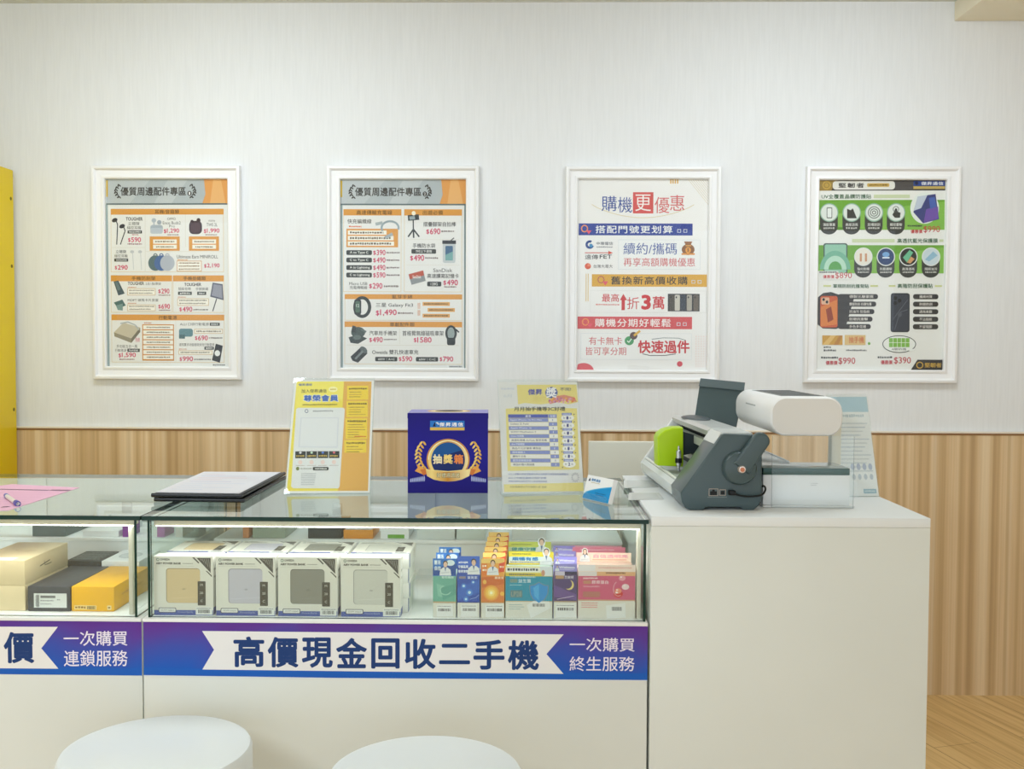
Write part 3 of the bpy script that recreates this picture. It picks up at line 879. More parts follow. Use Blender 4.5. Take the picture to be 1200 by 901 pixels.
a.rect(262, 376, 270, 408, (206, 150, 110), 7); a.rect(282, 376, 290, 408, (206, 150, 110), 7); a.ell(364, 380, 14, 10, (120, 170, 220), 7); a.rect(350, 390, 378, 396, (220, 230, 240), 8)
a.poly([(430, 392), (456, 362), (470, 372), (446, 412)], (110, 190, 150), 7); a.poly([(446, 412), (462, 388), (476, 398), (460, 416)], (214, 160, 110), 7); a.poly([(516, 400), (548, 368), (566, 384), (532, 408)], (150, 190, 214), 7)
a.text('軍規防刮抗撞背貼', 158, 498, 298, 514, TX, 0.015); a.text('高階防刮保護貼', 410, 496, 548, 514, TX, 0.015)
for x0, x1 in ((120, 150), (304, 334), (376, 402), (556, 584)):
    a.rect(x0, 502, x1, 509, (210, 214, 150), 1)
p = [(98, 552), (120, 534), (150, 530), (180, 540), (196, 556), (240, 556), (210, 662), (170, 678), (118, 676), (98, 660)]
a.poly(p, (60, 58, 58), 2); a.rr(108, 546, 176, 672, 9, (206, 92, 48), 4); a.poly([(110, 590), (174, 560), (174, 660), (110, 668)], (222, 130, 60), 5); a.poly([(130, 600), (150, 588), (160, 640), (138, 652)], (150, 60, 30), 6); a.rr(112, 552, 144, 580, 6, (224, 180, 150), 7); a.ell(121, 560, 5, 6, (40, 40, 44), 8); a.ell(134, 570, 5, 6, (40, 40, 44), 8)
for k in range(5):
    y = 538 + k * 30
    x1 = 334 - k * 7
    a.rr(178, y, x1, y + 20, 9, (54, 52, 52), 3); a.text(('德製三層軍規', '鑽面防刮 四邊包覆', '抗油污 防指紋', '耐磨抗衝擊', '多色多花樣')[k], 222, y + 4, x1 - 18, y + 16, (226, 222, 216), 0.01, 4)
    a.rr(471, y, 570, y + 20, 9, (54, 52, 52), 3); a.text(('纖維材質', '耐磨防刮', '透亮美觀', '不沾指紋', '不留殘膠')[k], 496, y + 4, 546, y + 16, (226, 222, 216), 0.01, 4)
a.rr(384, 534, 458, 690, 10, (34, 36, 44), 3); a.rr(388, 538, 454, 686, 8, (56, 60, 72), 4); a.ell(402, 554, 7, 8, (24, 24, 28), 5); a.ell(402, 574, 7, 8, (24, 24, 28), 5); a.ell(418, 564, 7, 8, (24, 24, 28), 5)
a.line([(392, 640), (450, 560)], 1.5, (110, 114, 126), 5); a.line([(400, 680), (420, 610), (450, 600)], 1.5, (110, 114, 126), 5); a.ell(420, 620, 8, 9, (84, 88, 98), 5)
a.rect(116, 704, 196, 742, (206, 156, 60), 3); a.poly([(116, 742), (150, 704), (170, 704), (140, 742)], (226, 188, 110), 4); a.poly([(160, 742), (184, 704), (196, 704), (180, 742)], (190, 130, 50), 4)
a.rect(204, 702, 286, 742, (222, 190, 130), 3); a.text('抽手機', 220, 708, 280, 734, (206, 110, 60), 0.02, 4); a.scrib(122, 748, 150, 755, (90, 90, 90)); a.scrib(122, 760, 170, 768, (90, 90, 90)); a.scrib(210, 760, 290, 767, (110, 110, 110)); a.ell(300, 736, 5, 6, (120, 176, 70), 3)
a.scrib(112, 789, 178, 797, (60, 60, 60)); a.text('優惠價', 130, 806, 176, 822, (196, 48, 62), 0.02); a.text('$990', 180, 793, 246, 822, (196, 48, 62), 0.0)
a.scrib(334, 787, 392, 795, (60, 60, 60)); a.text('優惠價', 346, 803, 392, 819, (196, 48, 62), 0.02); a.text('$390', 398, 790, 464, 819, (196, 48, 62), 0.0)
a.ell(418, 738, 66, 35, (70, 74, 70), 3, 40); a.ell(418, 738, 63, 32, (240, 242, 238), 4, 40); a.poly([(462, 754), (486, 762), (456, 766)], (240, 242, 238), 5); a.rect(378, 714, 458, 750, GN2, 5); a.line([(378, 732), (458, 732)], 2, (232, 238, 224), 6)
for k in range(1, 5):
    a.line([(378 + k * 16, 714), (378 + k * 16, 750)], 2, (232, 238, 224), 6)
a.text('4層防護', 388, 753, 446, 763, (80, 84, 80), 0.0, 6)
a.poly([(464, 841), (490, 800), (588, 800), (587, 841)], (50, 48, 50), 3); a.ring(499, 822, 14, 14, 4, (206, 166, 70), 4, 20); a.text('堅韌者', 518, 812, 584, 831, (206, 166, 70), 0.02, 4)
a.build('print', t, T3((0, -0.0035, 0)))

# ================================================================== counters
CY, CB = 1.85, 2.44          # front and back of the counters
GT = 0.8262                  # top of the glass
DZ = 0.6340                  # top of the display deck


def gm(axis):
    """the broad faces of a pane are clear, its rim is dark green"""
    def f(face):
        n = face.normal
        k = {'X': abs(n.x), 'Y': abs(n.y), 'Z': abs(n.z)}[axis]
        return GLASS if k > 0.9 else EDGE
    return f


def glass_counter(label, x0, x1, side_l, side_r, post_r, post_l=None):
    t = thing('glass_display_counter', label, 'counter', ((x0 + x1) / 2, (CY + CB) / 2, 0), 0, 'glass topped display counters')
    g = 0.0012
    MB().box(x0 + g, x1 - g, CY + 0.004, CB, 0.06, DZ - 0.0066, LAM, 0.001).build('base_cabinet', t)
    MB().box(x0 + 0.02, x1 - 0.02, CY + 0.05, CB - 0.03, 0.0, 0.06, mat((70, 70, 70))).build('plinth', t)
    MB().box(x0 + g, x1 - g, CY, CB, DZ - 0.0065, DZ, DECK, 0.001).build('deck', t)
    # raised shelf at the back of the deck and the white sliding doors behind it
    RZ0 = DZ + 0.0001
    MB().box(side_l + 0.009, side_r - 0.009, 2.215, CB - 0.02, RZ0 + 0.072, RZ0 + 0.080, DECK, 0.001).box(side_l + 0.009, side_r - 0.009, 2.223, 2.231, RZ0, RZ0 + 0.072, DECK).build('raised_shelf', t)
    xm = (side_l + side_r) / 2
    for a_, b_, y_ in ((side_l + 0.009, xm + 0.02, CB - 0.012), (xm - 0.02, side_r - 0.009, CB - 0.006)):
        d = MB().box(a_, b_, y_ - 0.0055, y_, RZ0, GT - 0.0085, mat((222, 226, 222), 0.35), 0.0008).build('sliding_door', t)
        MB().box((a_ + b_) / 2 - 0.012, (a_ + b_) / 2 + 0.012, y_ - 0.0085, y_ - 0.0054, RZ0 + 0.10, RZ0 + 0.128, mat((180, 184, 182), 0.3, 0.6), 0.001).build('finger_pull', d)
    MB().box(x0 + g, x1 - g, CY, CB, GT - 0.008, GT, GLASS, 0, mfun=gm('Z')).build('glass_top', t)
    MB().box(side_l + 0.0026, side_r - 0.0026, CY + 0.010, CY + 0.016, RZ0, GT - 0.0081, GLASS, 0, mfun=gm('Y')).build('front_pane', t)
    for x in (side_l, side_r):
        MB().box(x - 0.0023, x + 0.0023, CY + 0.008, CB - 0.02, RZ0, GT - 0.0081, GLASS, 0, mfun=gm('X')).build('side_pane', t)
    for x in ([post_r] if post_l is None else [post_r, post_l]):
        p = MB().box(x - 0.004, x + 0.004, CY + 0.026, CY + 0.040, RZ0, GT - 0.022, mat((214, 208, 192), 0.4, 0.1), 0.001).build('corner_post', t)
    bar_ = MB().box(side_l + 0.006, side_r - 0.006, CY + 0.018, CY + 0.040, GT - 0.0205, GT - 0.0084, mat((226, 214, 188), 0.4), 0.001).build('light_rail', t)
    mb = MB().box(side_l + 0.01, side_r - 0.01, CY + 0.0185, CY + 0.039, GT - 0.0221, GT - 0.0206, LED, 0.0005)
    mb.build('led_strip', bar_)
    # slotted uprights at the back
    for x in (side_r - 0.05, side_l + 0.05):
        MB().box(x - 0.010, x + 0.010, CB - 0.030, CB - 0.022, RZ0 + 0.081, GT - 0.009, mat((205, 210, 206), 0.35, 0.3), 0.001).build('upright', t)
    return t


XS = -0.7222
cl = glass_counter('glass topped display counter at the left with phone boxes and a cut-off banner', -1.70, XS, -1.66, at(159.5, 660, 1.86).x, at(154, 660, 1.88).x)
cm = glass_counter('middle glass topped display counter with the long purple and blue banner', XS, 0.2225, at(175, 660, 1.86).x, at(755.5, 660, 1.86).x, at(748.5, 660, 1.88).x)

BANG = gradient('banner_print', [(0.0, (22, 96, 190)), (0.12, (28, 92, 186)), (0.55, (66, 80, 170)), (0.85, (92, 62, 152)), (1.0, (98, 54, 146))], 0.5)
NAVY = (24, 58, 116)
BW = (236, 234, 232)
# middle banner, in photo pixels
a = Art(((168.5, 730), (761, 731.5), (761, 797), (168.5, 792)), 0.2215 + 0.7205, 0.1025, 0.00015)
a.poly([(168.5, 730), (761, 731.5), (761, 797), (168.5, 792)], BANG, 1)
a.poly([(205, 783.5), (400, 786), (761, 788.3), (761, 797), (400, 795), (168.5, 792), (168.5, 783)], (20, 92, 186), 2)
a.poly([(238, 740.5), (663, 742), (643, 765.5), (663, 789), (238, 784.8), (252, 762)], BW, 3)
ch = '高價現金回收二手機'
for k, c in enumerate(ch):
    x0 = 275 + k * 40.35
    dy = k * 0.32
    yy = (752, 776) if c == '二' else (746.5, 782)
    a.text(c, x0 + (1 if c in '回' else 0), yy[0] + dy, x0 + 36.5 - (2 if c in '回' else 0), yy[1] + dy, NAVY, 0.032, 4)
a.text('一次購買', 670, 745.8, 746, 762.2, (238, 230, 244), 0.008, 4)
a.text('終生服務', 670, 768.2, 746, 785.6, (238, 230, 244), 0.008, 4)
a.poly([(168.5, 791.3), (400, 794.3), (761, 796.3), (761, 797.2), (400, 795.2), (168.5, 792.2)], (226, 230, 236), 4)
M = T3(((-0.7205 + 0.2215) / 2 - cm.location.x, CY + 0.0036 - cm.location.y, 0.6275 - 0.1025 / 2))
a.build('banner', cm, M)
# left banner
xl = -1.69
a = Art(((0, 727), (164.5, 729.5), (164.5, 791.5), (0, 789)), 0.2650, 0.1025, 0.00015)
wl = 0.2650
full = -330
a.poly([(full, 722), (164.5, 729.5), (164.5, 791.5), (full, 784)], BANG, 1)
a.poly([(full, 775.5), (164.5, 783.3), (164.5, 791.5), (full, 784)], (20, 92, 186), 2)
a.poly([(full, 731), (66.5, 735), (46.7, 759.5), (66.5, 783), (full, 778)], BW, 3)
a.text('價', 2.5, 740.5, 38.5, 776.5, NAVY, 0.032, 4)
a.text('一次購買', 73, 740, 148, 757, (238, 230, 244), 0.008, 4)
a.text('連鎖服務', 73, 762, 148, 780.5, (238, 230, 244), 0.008, 4)
M = T3((XS - 0.0015 - wl / 2 - cl.location.x, CY + 0.0036 - cl.location.y, 0.6275 - 0.1025 / 2))
a.build('banner', cl, M)

# white counter
WX0, WX1, WZ = 0.2260, 0.7370, 0.8325
wc = thing('service_counter', 'plain white counter at the right carrying the film cutter and printer', 'counter', ((WX0 + WX1) / 2, (CY + CB) / 2, 0))
MB().box(WX0, WX1, CY, CB, 0.05, WZ - 0.018, LAM, 0.001).build('body', wc)
MB().box(WX0, WX1, CY - 0.0005, CB, WZ - 0.0178, WZ, LAMTOP, 0.0012).build('worktop', wc)
MB().box(WX0 + 0.02, WX1 - 0.02, CY + 0.05, CB - 0.02, 0.0, 0.05, mat((80, 80, 80))).build('plinth', wc)

# low cream partition behind the counter
bx0, bx1 = at(690, 530, 2.78).x, at(880, 530, 2.78).x
bz = at(700, 517.5, 2.78).z
bc = thing('low_partition', 'low cream partition panel standing behind the counter, just left of the film cutter', 'partition', ((bx0 + bx1) / 2, 2.79, 0))
CRM = laminate('cream_panel', (226, 226, 214), 4)
MB().box(bx0, bx1, 2.78, 2.805, 0.02, bz, CRM, 0.002).build('panel', bc)
for x in (bx0 + 0.06, bx1 - 0.06):
    MB().box(x - 0.02, x + 0.02, 2.68, 2.90, 0.0, 0.02, mat((190, 190, 186), 0.4, 0.3), 0.003).build('foot', bc)

# ================================================================== stools


def stool(label, cx, cy, r, z):
    t = thing('round_stool', label, 'stool', (cx, cy, 0), 0, 'white round stools in front of the counter')
    m = mat((228, 233, 233), 0.28)
    MB().lathe([(0, z), (r - 0.012, z), (r - 0.004, z - 0.0025), (r, z - 0.010), (r, z - 0.05), (r - 0.006, z - 0.056), (0, z - 0.056)][::-1], m, 72).build('seat', t, world=False)
    MB().lathe([(0, z - 0.058), (0.035, z - 0.058), (0.03, z - 0.2), (0.03, 0.03), (0, 0.03)][::-1], mat((225, 228, 228), 0.25, 0.6), 32).build('column', t, world=False)
    MB().lathe([(0, 0.03), (0.05, 0.028), (0.14, 0.014), (0.15, 0.0), (0, 0.0)][::-1], mat((235, 238, 238), 0.3), 48).build('foot', t, world=False)
    return t


stool('round white stool seat nearer the left counter', -0.614, 1.631, 0.154, 0.48)
stool('round white stool seat in front of the middle counter', -0.160, 1.550, 0.153, 0.48)

# ================================================================== power bank boxes
PBW, PBD = 0.1128, 0.0282
CARD = (226, 222, 211)


def power_bank(label, wc_, loc):
    t = thing('power_bank_box', label, 'box', loc, 0, 'boxed power banks in the middle counter')
    MB().box(-PBW / 2, PBW / 2, -PBD / 2, PBD / 2, 0, PBW, mat((240, 238, 232)), 0.0006).build('carton', t, world=False)
    a = Art(quadbox(128, 100, 640, 606), PBW - 0.001, PBW - 0.001, 0.00006)
    a.rect(128, 100, 640, 606, CARD, 1)
    a.ring(163, 128, 13, 13, 5, (80, 112, 92), 2, 18); a.text('OWEIDA', 184, 118, 268, 136, (70, 72, 66), 0.04, 2)
    a.text('AIRY POWER BANK', 148, 151, 366, 170, (66, 64, 58), 0.05, 2); a.scrib(378, 156, 468, 166, (160, 156, 146), 2); a.scrib(148, 181, 480, 185, (184, 180, 170), 2, 2.0)
    a.rr(234, 201, 530, 500, 28, tuple(int(v * 0.78) for v in wc_), 2); a.rr(241, 208, 530, 498, 24, wc_, 3)  # darker left and top border paints the shade of an inset window
    a.line([(400, 378), (470, 330)], 3, tuple(int(v * 0.95) for v in wc_), 4); a.ell(388, 380, 16, 7, tuple(int(v * 0.86) for v in wc_), 4); a.line([(262, 462), (520, 448)], 3, tuple(min(255, int(v * 1.08)) for v in wc_), 4)
    a.poly([(500, 112), (622, 112), (622, 240)], (78, 76, 70), 2); a.poly([(462, 108), (480, 108), (524, 152), (516, 160)], (78, 76, 70), 2); a.poly([(578, 222), (590, 222), (632, 262), (632, 276)], (78, 76, 70), 2)
    for k in range(5):
        a.line([(530 + k * 18, 120), (546 + k * 18, 132 + k * 18)], 5, (150, 146, 138), 3)
    a.rr(508, 312, 577, 520, 5, (74, 71, 62), 4)
    for k, g in enumerate(('M', '20', 'C')):
        a.text(g, 532 - 4 * (k == 1), 334 + k * 68, 552 + 4 * (k == 1), 354 + k * 68, (206, 202, 190), 0.0, 5)
    a.rect(128, 562, 640, 606, (74, 92, 160), 2); a.rr(166, 541, 320, 584, 10, (90, 92, 100), 3); a.rr(172, 546, 314, 579, 8, (228, 226, 222), 4); a.text('22.5W output', 188, 556, 300, 571, (96, 96, 96), 0, 5)
    a.text('PowerBank', 334, 570, 466, 585, (150, 160, 204), 0.01, 4); a.rect(490, 534, 634, 600, (232, 231, 226), 5); a.scrib(500, 541, 624, 549, (120, 120, 120), 6); a.barcode(512, 556, 612, 586, (90, 90, 90), 6)
    a.build('print', t, T3((0, -PBD / 2 - 0.00005, PBW / 2)))
    a = Art(quadbox(0, 0, 300, 300), PBD - 0.002, PBW - 0.002, 0.00006)
    a.rect(0, 0, 300, 300, (236, 234, 226), 0); a.rect(0, 262, 300, 298, (74, 92, 160), 1); a.scrib(40, 60, 260, 75, (150, 148, 140), 1); a.scrib(40, 100, 230, 112, (170, 168, 160), 1)
    a.build('side_print', t, T3((PBW / 2 + 0.00005, 0, PBW / 2)) @ FACE_RIGHT)
    return t


for (x0, x1), c, nm in (((180, 250.5), (214, 190, 148), 'tan'), ((252.8, 323.3), (196, 192, 202), 'lavender'), ((325.5, 396), (140, 138, 128), 'dark grey'), ((399, 470), (206, 204, 194), 'pale grey')):
    p = at((x0 + x1) / 2, 725, 1.873)
    up = power_bank('upright white power bank box with a %s window' % nm, c, (p.x, 1.873 + PBD / 2, DZ + 0.0002))
    for k, nth in enumerate(('bottom', 'second', 'third', 'top')):
        f = dup(up, (p.x + 0.010 + 0.002 * (k % 2), 1.873 + PBD + 0.004, DZ + 0.0003 + PBD / 2 + k * (PBD + 0.0002)),
                'flat power bank box, %s, in the stack behind the %s-window box' % (nth if nth in ('top', 'bottom') else nth + ' from bottom', nm))
        f.rotation_euler = (-PI / 2, 0, 0)

# ================================================================== supplement boxes
MP = 1.873 / FPX


def doctor(a, cx, y0, y1, hair=(40, 34, 34), long=False, coat=(232, 234, 236), layer=4, outline=False):
    """a printed half-length figure in a white coat"""
    h = y1 - y0
    if outline:
        a.ell(cx, y0 + h * 0.24, h * 0.24, h * 0.29, (246, 246, 246), layer - 1)
    if long:
        a.poly([(cx - h * .14, y0 + h * .12), (cx + h * .14, y0 + h * .12), (cx + h * .26, y0 + h * .62), (cx - h * .2, y0 + h * .62)], hair, layer)
    a.poly([(cx - h * .14, y0 + h * .44), (cx + h * .14, y0 + h * .44), (cx + h * .36, y0 + h * .6), (cx + h * .42, y1), (cx - h * .42, y1), (cx - h * .36, y0 + h * .6)], coat, layer + 1)
    a.poly([(cx - h * .07, y0 + h * .44), (cx + h * .07, y0 + h * .44), (cx, y0 + h * .74)], (96, 120, 160), layer + 2)
    a.ell(cx, y0 + h * .18, h * .17, h * .19, hair, layer + 2)
    a.ell(cx, y0 + h * .25, h * .135, h * .19, (232, 196, 172), layer + 3)
    a.line([(cx - h * .3, y0 + h * .82), (cx + h * .3, y0 + h * .76)], h * .05, (200, 204, 210), layer + 3)


def med_box(label, x0, x1, zb, zh, depth, base, front, flap, loc_dx=0.0, flap_h=None):
    """x0, x1 in photo pixels; zb, zh: heights of body and header in photo pixels"""
    w, hb, hh = (x1 - x0) * MP, zb * MP, zh * MP
    p = at((x0 + x1) / 2, 725, 1.873)
    t = thing('supplement_box', label, 'box', (p.x, 1.874 + depth / 2, DZ + 0.0002), 0, 'rows of supplement boxes in the middle counter')
    MB().box(-w / 2, w / 2, -depth / 2 + 0.001, depth / 2, 0, hb, mat(base), 0.0006).build('carton', t, world=False)
    a = Art(quadbox(0, 0, (x1 - x0) * 10, zb * 10), w - 0.0006, hb - 0.0006, 0.00005)
    front(a, (x1 - x0) * 10, zb * 10)
    a.build('print', t, T3((0, -depth / 2 + 0.00095, hb / 2)))
    f = MB().box(-w / 2, w / 2, -depth / 2, -depth / 2 + 0.0009, hb - 0.002, hb + hh, mat(flap[0])).build('header_card', t, world=False)
    a = Art(quadbox(0, 0, (x1 - x0) * 10, zh * 10), w - 0.0004, hh + 0.0014, 0.00005)
    flap[1](a, (x1 - x0) * 10, zh * 10)
    a.build('header_print', f, T3((0, -depth / 2 - 0.00005, hb + hh / 2 - 0.0005)))
    return t


def sticker(a, W_, H_, x0, x1, y0):
    a.rect(0, y0, W_, H_, (226, 222, 210), 2)
    a.poly([(x0, y0 + 26), (x1, y0 + 12), (x1 + 6, H_ - 16), (x0 + 6, H_ - 8)], (236, 234, 230), 3)
    a.scrib(x0 + 12, y0 + 34, x1 - 16, y0 + 46, (150, 148, 144), 4); a.barcode(x0 + 24, y0 + 66, x1 - 20, y0 + 100, (80, 78, 76), 5)


def green_front(a, w, h):
    a.rect(0, 0, w, h, (112, 178, 158), 1); a.poly([(40, h * .2), (200, h * .3), (150, h * .55), (60, h * .5)], (136, 194, 174), 2); a.poly([(90, h * .3), (w, h * .2), (w, h * .45), (120, h * .6)], (98, 164, 148), 2)
    a.ring(150, h * .36, 70, 60, 12, (156, 206, 186), 3, 24, 20, 250); a.rect(0, h * .625, w, h * .66, (196, 168, 128), 2); a.text('葡萄糖胺', 100, 12, 250, 42, (220, 240, 232), 0.01, 4); sticker(a, w, h, 40, 235, h * .66)


def green_flap(a, w, h):
    a.rect(0, 0, w, h, (40, 118, 200), 1); a.poly([(0, h * .6), (w, h * .3), (w, h), (0, h)], (24, 78, 156), 2); a.text('靈活', 14, 20, 92, 70, (236, 246, 250), 0.03, 3); a.text('自在', 20, 86, 96, 136, (236, 246, 250), 0.03, 3)
    a.ell(206, 50, 54, 34, (226, 240, 246), 3); doctor(a, 148, 26, h, outline=False)


def blue_front(a, w, h):
    a.rect(0, 0, w, h, (44, 84, 178), 1); a.poly([(0, h * .3), (w, h * .1), (w, h * .4), (0, h * .6)], (56, 104, 196), 2); a.text('葉黃素', 120, 10, 240, 46, (220, 226, 240), 0.01, 4); a.rect(20, 14, 100, 44, (150, 140, 150), 3)
    for cx, cy, r in ((76, 130, 20), (190, 84, 16), (146, 208, 26), (104, 288, 20)):
        a.ell(cx, cy, r * 1.6, r * 1.6, (72, 132, 214), 3); a.ell(cx, cy, r * .7, r * .7, (196, 232, 246), 4)
    a.line([(150, 290), (220, 270), (260, 236)], 6, (150, 176, 226), 4); a.rect(0, h * .625, w, h * .645, (30, 50, 120), 2); sticker(a, w, h, 40, 240, h * .65)


def blue_flap(a, w, h):
    a.rect(0, 0, w, h, (62, 108, 206), 1); a.poly([(0, h * .5), (w, h * .6), (w, h), (0, h)], (38, 76, 172), 2); a.scrib(16, 60, 130, 84, (236, 240, 250), 3); a.text('守護晶亮', 10, 104, 130, 140, (236, 240, 250), 0.03, 3); a.text('看得清楚', 10, 156, 130, 192, (236, 240, 250), 0.03, 3)
    doctor(a, 196, 30, h - 14)


def orange_front(a, w, h):
    a.rect(0, 0, w, h, (226, 130, 62), 1); a.poly([(0, h * .05), (w, 0), (w, h * .2), (0, h * .3)], (214, 110, 52), 2); a.text('薑黃素', 160, 14, 270, 44, (246, 226, 196), 0.01, 4)
    for r, c in ((92, (238, 168, 70)), (68, (246, 196, 84)), (42, (252, 222, 130)), (18, (255, 246, 206))):
        a.ell(120, 210, r, r, c, 3 + (92 - r) // 20)
    a.ell(40, 80, 22, 26, (242, 190, 90), 3); a.ell(252, 220, 26, 26, (246, 190, 80), 3); a.rect(0, h * .62, w, h * .645, (206, 140, 70), 2); sticker(a, w, h, 50, 270, h * .65)


def orange_flap(a, w, h):
    a.rect(0, 0, w, h, (240, 168, 76), 1); a.rect(0, 0, w, 54, (248, 208, 120), 2); a.poly([(0, 60), (70, 60), (70, h), (0, h)], (232, 128, 56), 3); a.scrib(14, 74, 62, 100, (252, 236, 210), 4); a.scrib(14, 120, 62, 150, (252, 236, 210), 4)
    a.poly([(210, 60), (w, 40), (w, 150), (210, 160)], (224, 84, 58), 3); a.scrib(220, 84, 268, 110, (250, 226, 200), 4); doctor(a, 138, 18, h - 10, (34, 30, 30))


def teal_front(a, w, h):
    a.rect(0, 0, w, h, (26, 148, 178), 1); a.text('益生菌', 150, 46, 300, 90, (226, 240, 242), 0.01, 4); a.rect(50, 46, 140, 90, (120, 150, 140), 3); a.scrib(50, 12, 360, 30, (196, 224, 228), 3); a.scrib(50, 112, 190, 126, (160, 206, 212), 3)
    a.rr(54, 180, 200, 270, 10, (90, 132, 140), 3); a.text('LP28', 64, 196, 190, 256, (146, 160, 150), 0.02, 4)
    sh = [(280, 120), (336, 112), (396, 78), (458, 112), (512, 120), (506, 220), (470, 290), (396, 344), (322, 290), (288, 220)]
    a.poly(sh, (120, 140, 150), 3); a.poly([(396 + (x - 396) * .92, 210 + (y - 210) * .92) for x, y in sh], (40, 146, 214), 4); a.poly([(330, 150), (396, 110), (396, 300), (340, 250)], (74, 172, 228), 5)
    a.rect(0, h * .60, w, h * .62, (200, 176, 140), 2); a.rect(0, h * .62, w, h, (226, 222, 210), 2); a.scrib(40, h * .68, 200, h * .70, (140, 170, 176), 3); a.scrib(40, h * .73, 220, h * .75, (140, 170, 176), 3); a.scrib(40, h * .78, 180, h * .80, (140, 170, 176), 3)
    a.poly([(250, h * .70), (330, h * .60), (520, h * .61), (540, h * .76), (300, h)], (236, 234, 230), 3); a.barcode(320, h * .66, 470, h * .73, (80, 78, 76), 5)


def teal_flap_short(a, w, h):
    a.rect(0, 0, w, h, (240, 232, 150), 1); a.rect(0, h * .12, w * .74, h * .62, (244, 244, 236), 2); a.scrib(20, h * .2, w * .7, h * .5, (70, 80, 96), 3, 0.9); a.rect(0, h * .72, w, h, (222, 196, 76), 2); a.scrib(40, h * .78, w * .62, h * .94, (90, 110, 110), 3)
    a.poly([(w * .72, 0), (w, 0), (w, h), (w * .78, h)], (226, 232, 236), 3); a.ell(w * .8, h * .7, 22, 34, (206, 150, 126), 4)


def teal_flap_tall(a, w, h):
    a.rect(0, 0, w, h, (238, 216, 62), 1); a.rect(0, h * .38, w * .80, h * .70, (214, 236, 240), 2); a.text('順暢有感', 40, h * .40, w * .66, h * .68, (36, 120, 190), 0.04, 4); a.scrib(40, h * .12, w * .5, h * .22, (120, 130, 60), 3); a.rect(0, h * .72, w, h * .86, (246, 244, 236), 2); a.scrib(20, h * .75, w * .7, h * .83, (60, 66, 80), 3)
    doctor(a, w * .84, -h * .26, h, (30, 28, 30), outline=True)


def lime_flap(a, w, h):
    a.rect(0, 0, w, h, (206, 214, 96), 1); a.rect(0, h * .40, w * .80, h * .70, (210, 230, 200), 2); a.text('健康守護', 40, h * .42, w * .66, h * .68, (60, 150, 150), 0.03, 4); a.scrib(40, h * .14, w * .55, h * .26, (150, 160, 70), 3)
    doctor(a, w * .78, -h * .26, h, (30, 28, 30), outline=True)


def purple_front(a, w, h):
    a.rect(0, 0, w, h, (84, 66, 118), 1); a.rect(14, 0, 130, 60, (210, 200, 220), 2); a.rect(130, 0, w, 50, (50, 46, 84), 3); a.rect(20, 60, 120, 100, (190, 150, 110), 3); a.text('芝麻明', 126, 62, 236, 100, (230, 224, 236), 0.01, 4)
    a.poly([(0, h * .30), (w, h * .5), (w, h * .62), (0, h * .55)], (110, 84, 146), 2); a.ell(184, h * .30, 56, 60, (226, 206, 130), 4); a.ell(164, h * .28, 54, 58, (84, 66, 118), 5); a.line([(40, h * .60), (240, h * .53)], 6, (220, 200, 220), 5)
    a.rect(0, h * .635, w, h * .66, (176, 150, 120), 4); sticker(a, w, h, 20, 262, h * .66)


def purple_flap(a, w, h):
    a.rect(0, 0, w, h, (152, 146, 216), 1); a.text('Welness', 60, h * .30, 250, h * .62, (244, 242, 252), 0.03, 3); a.scrib(70, h * .70, 240, h * .84, (220, 216, 244), 3); doctor(a, 40, h * .2, h, outline=False)


def pink_front(a, w, h):
    a.rect(0, 0, w, h, (212, 94, 128), 1); a.rect(0, 0, w, 60, (232, 178, 130), 2); a.scrib(330, 16, 560, 36, (120, 80, 60), 3); a.rect(0, 0, 220, 64, (232, 222, 222), 3)
    a.scrib(60, 80, 230, 100, (240, 216, 214), 3); a.rect(60, 118, 150, 158, (200, 140, 116), 3); a.text('膠原蛋白', 160, 116, 356, 158, (246, 228, 230), 0.01, 4); a.text('COLLAGEN', 60, 178, 250, 198, (240, 206, 210), 0, 4)
    a.rr(56, 250, 260, 318, 8, (188, 120, 110), 3)
    for cx, cy, r, c in ((520, 86, 40, (232, 160, 172)), (560, 190, 44, (242, 214, 216)), (474, 276, 56, (214, 60, 60)), (474, 240, 40, (238, 150, 120))):
        a.ell(cx, cy, r, r * .8, c, 4); a.ell(cx - r * .3, cy - r * .3, r * .3, r * .2, (250, 232, 230), 5)
    a.ring(476, 214, 62, 90, 6, (238, 190, 196), 5, 30, 60, 250); a.rect(0, h * .60, w, h * .625, (206, 160, 130), 2); a.rect(0, h * .625, w, h, (228, 222, 210), 2)
    for k in range(3):
        a.scrib(40, h * (.66 + .045 * k), 230, h * (.685 + .045 * k), (220, 130, 130), 3)
    a.poly([(330, h * .72), (560, h * .66), (566, h * .97), (340, h)], (236, 234, 230), 3); a.barcode(400, h * .75, 520, h * .83, (80, 78, 76), 5)


def pink_flap(a, w, h):
    a.rect(0, 0, w, h, (246, 214, 200), 1); a.poly([(180, h * .25), (w, h * .05), (w, h), (180, h)], (250, 226, 206), 2); a.text('自信透明亮', 210, h * .18, w - 40, h * .56, (238, 150, 176), 0.02, 4); a.scrib(200, h * .66, w - 60, h * .80, (230, 160, 140), 4)
    doctor(a, 104, -44, h, (52, 34, 32), long=True, outline=True)


def plain_pink(a, w, h):
    a.rect(0, 0, w, h, (232, 140, 164), 1); a.scrib(100, h * .3, w - 140, h * .5, (246, 206, 214), 3)


FRONT, MID = 'in front of its row', 'behind the front one'


def med_row(proto, n, depth, labels, dx=0.0):
    l = proto.location
    for k in range(1, n):
        dup(proto, (l.x + dx * k, l.y + k * (depth + 0.0015), l.z), labels[k - 1])


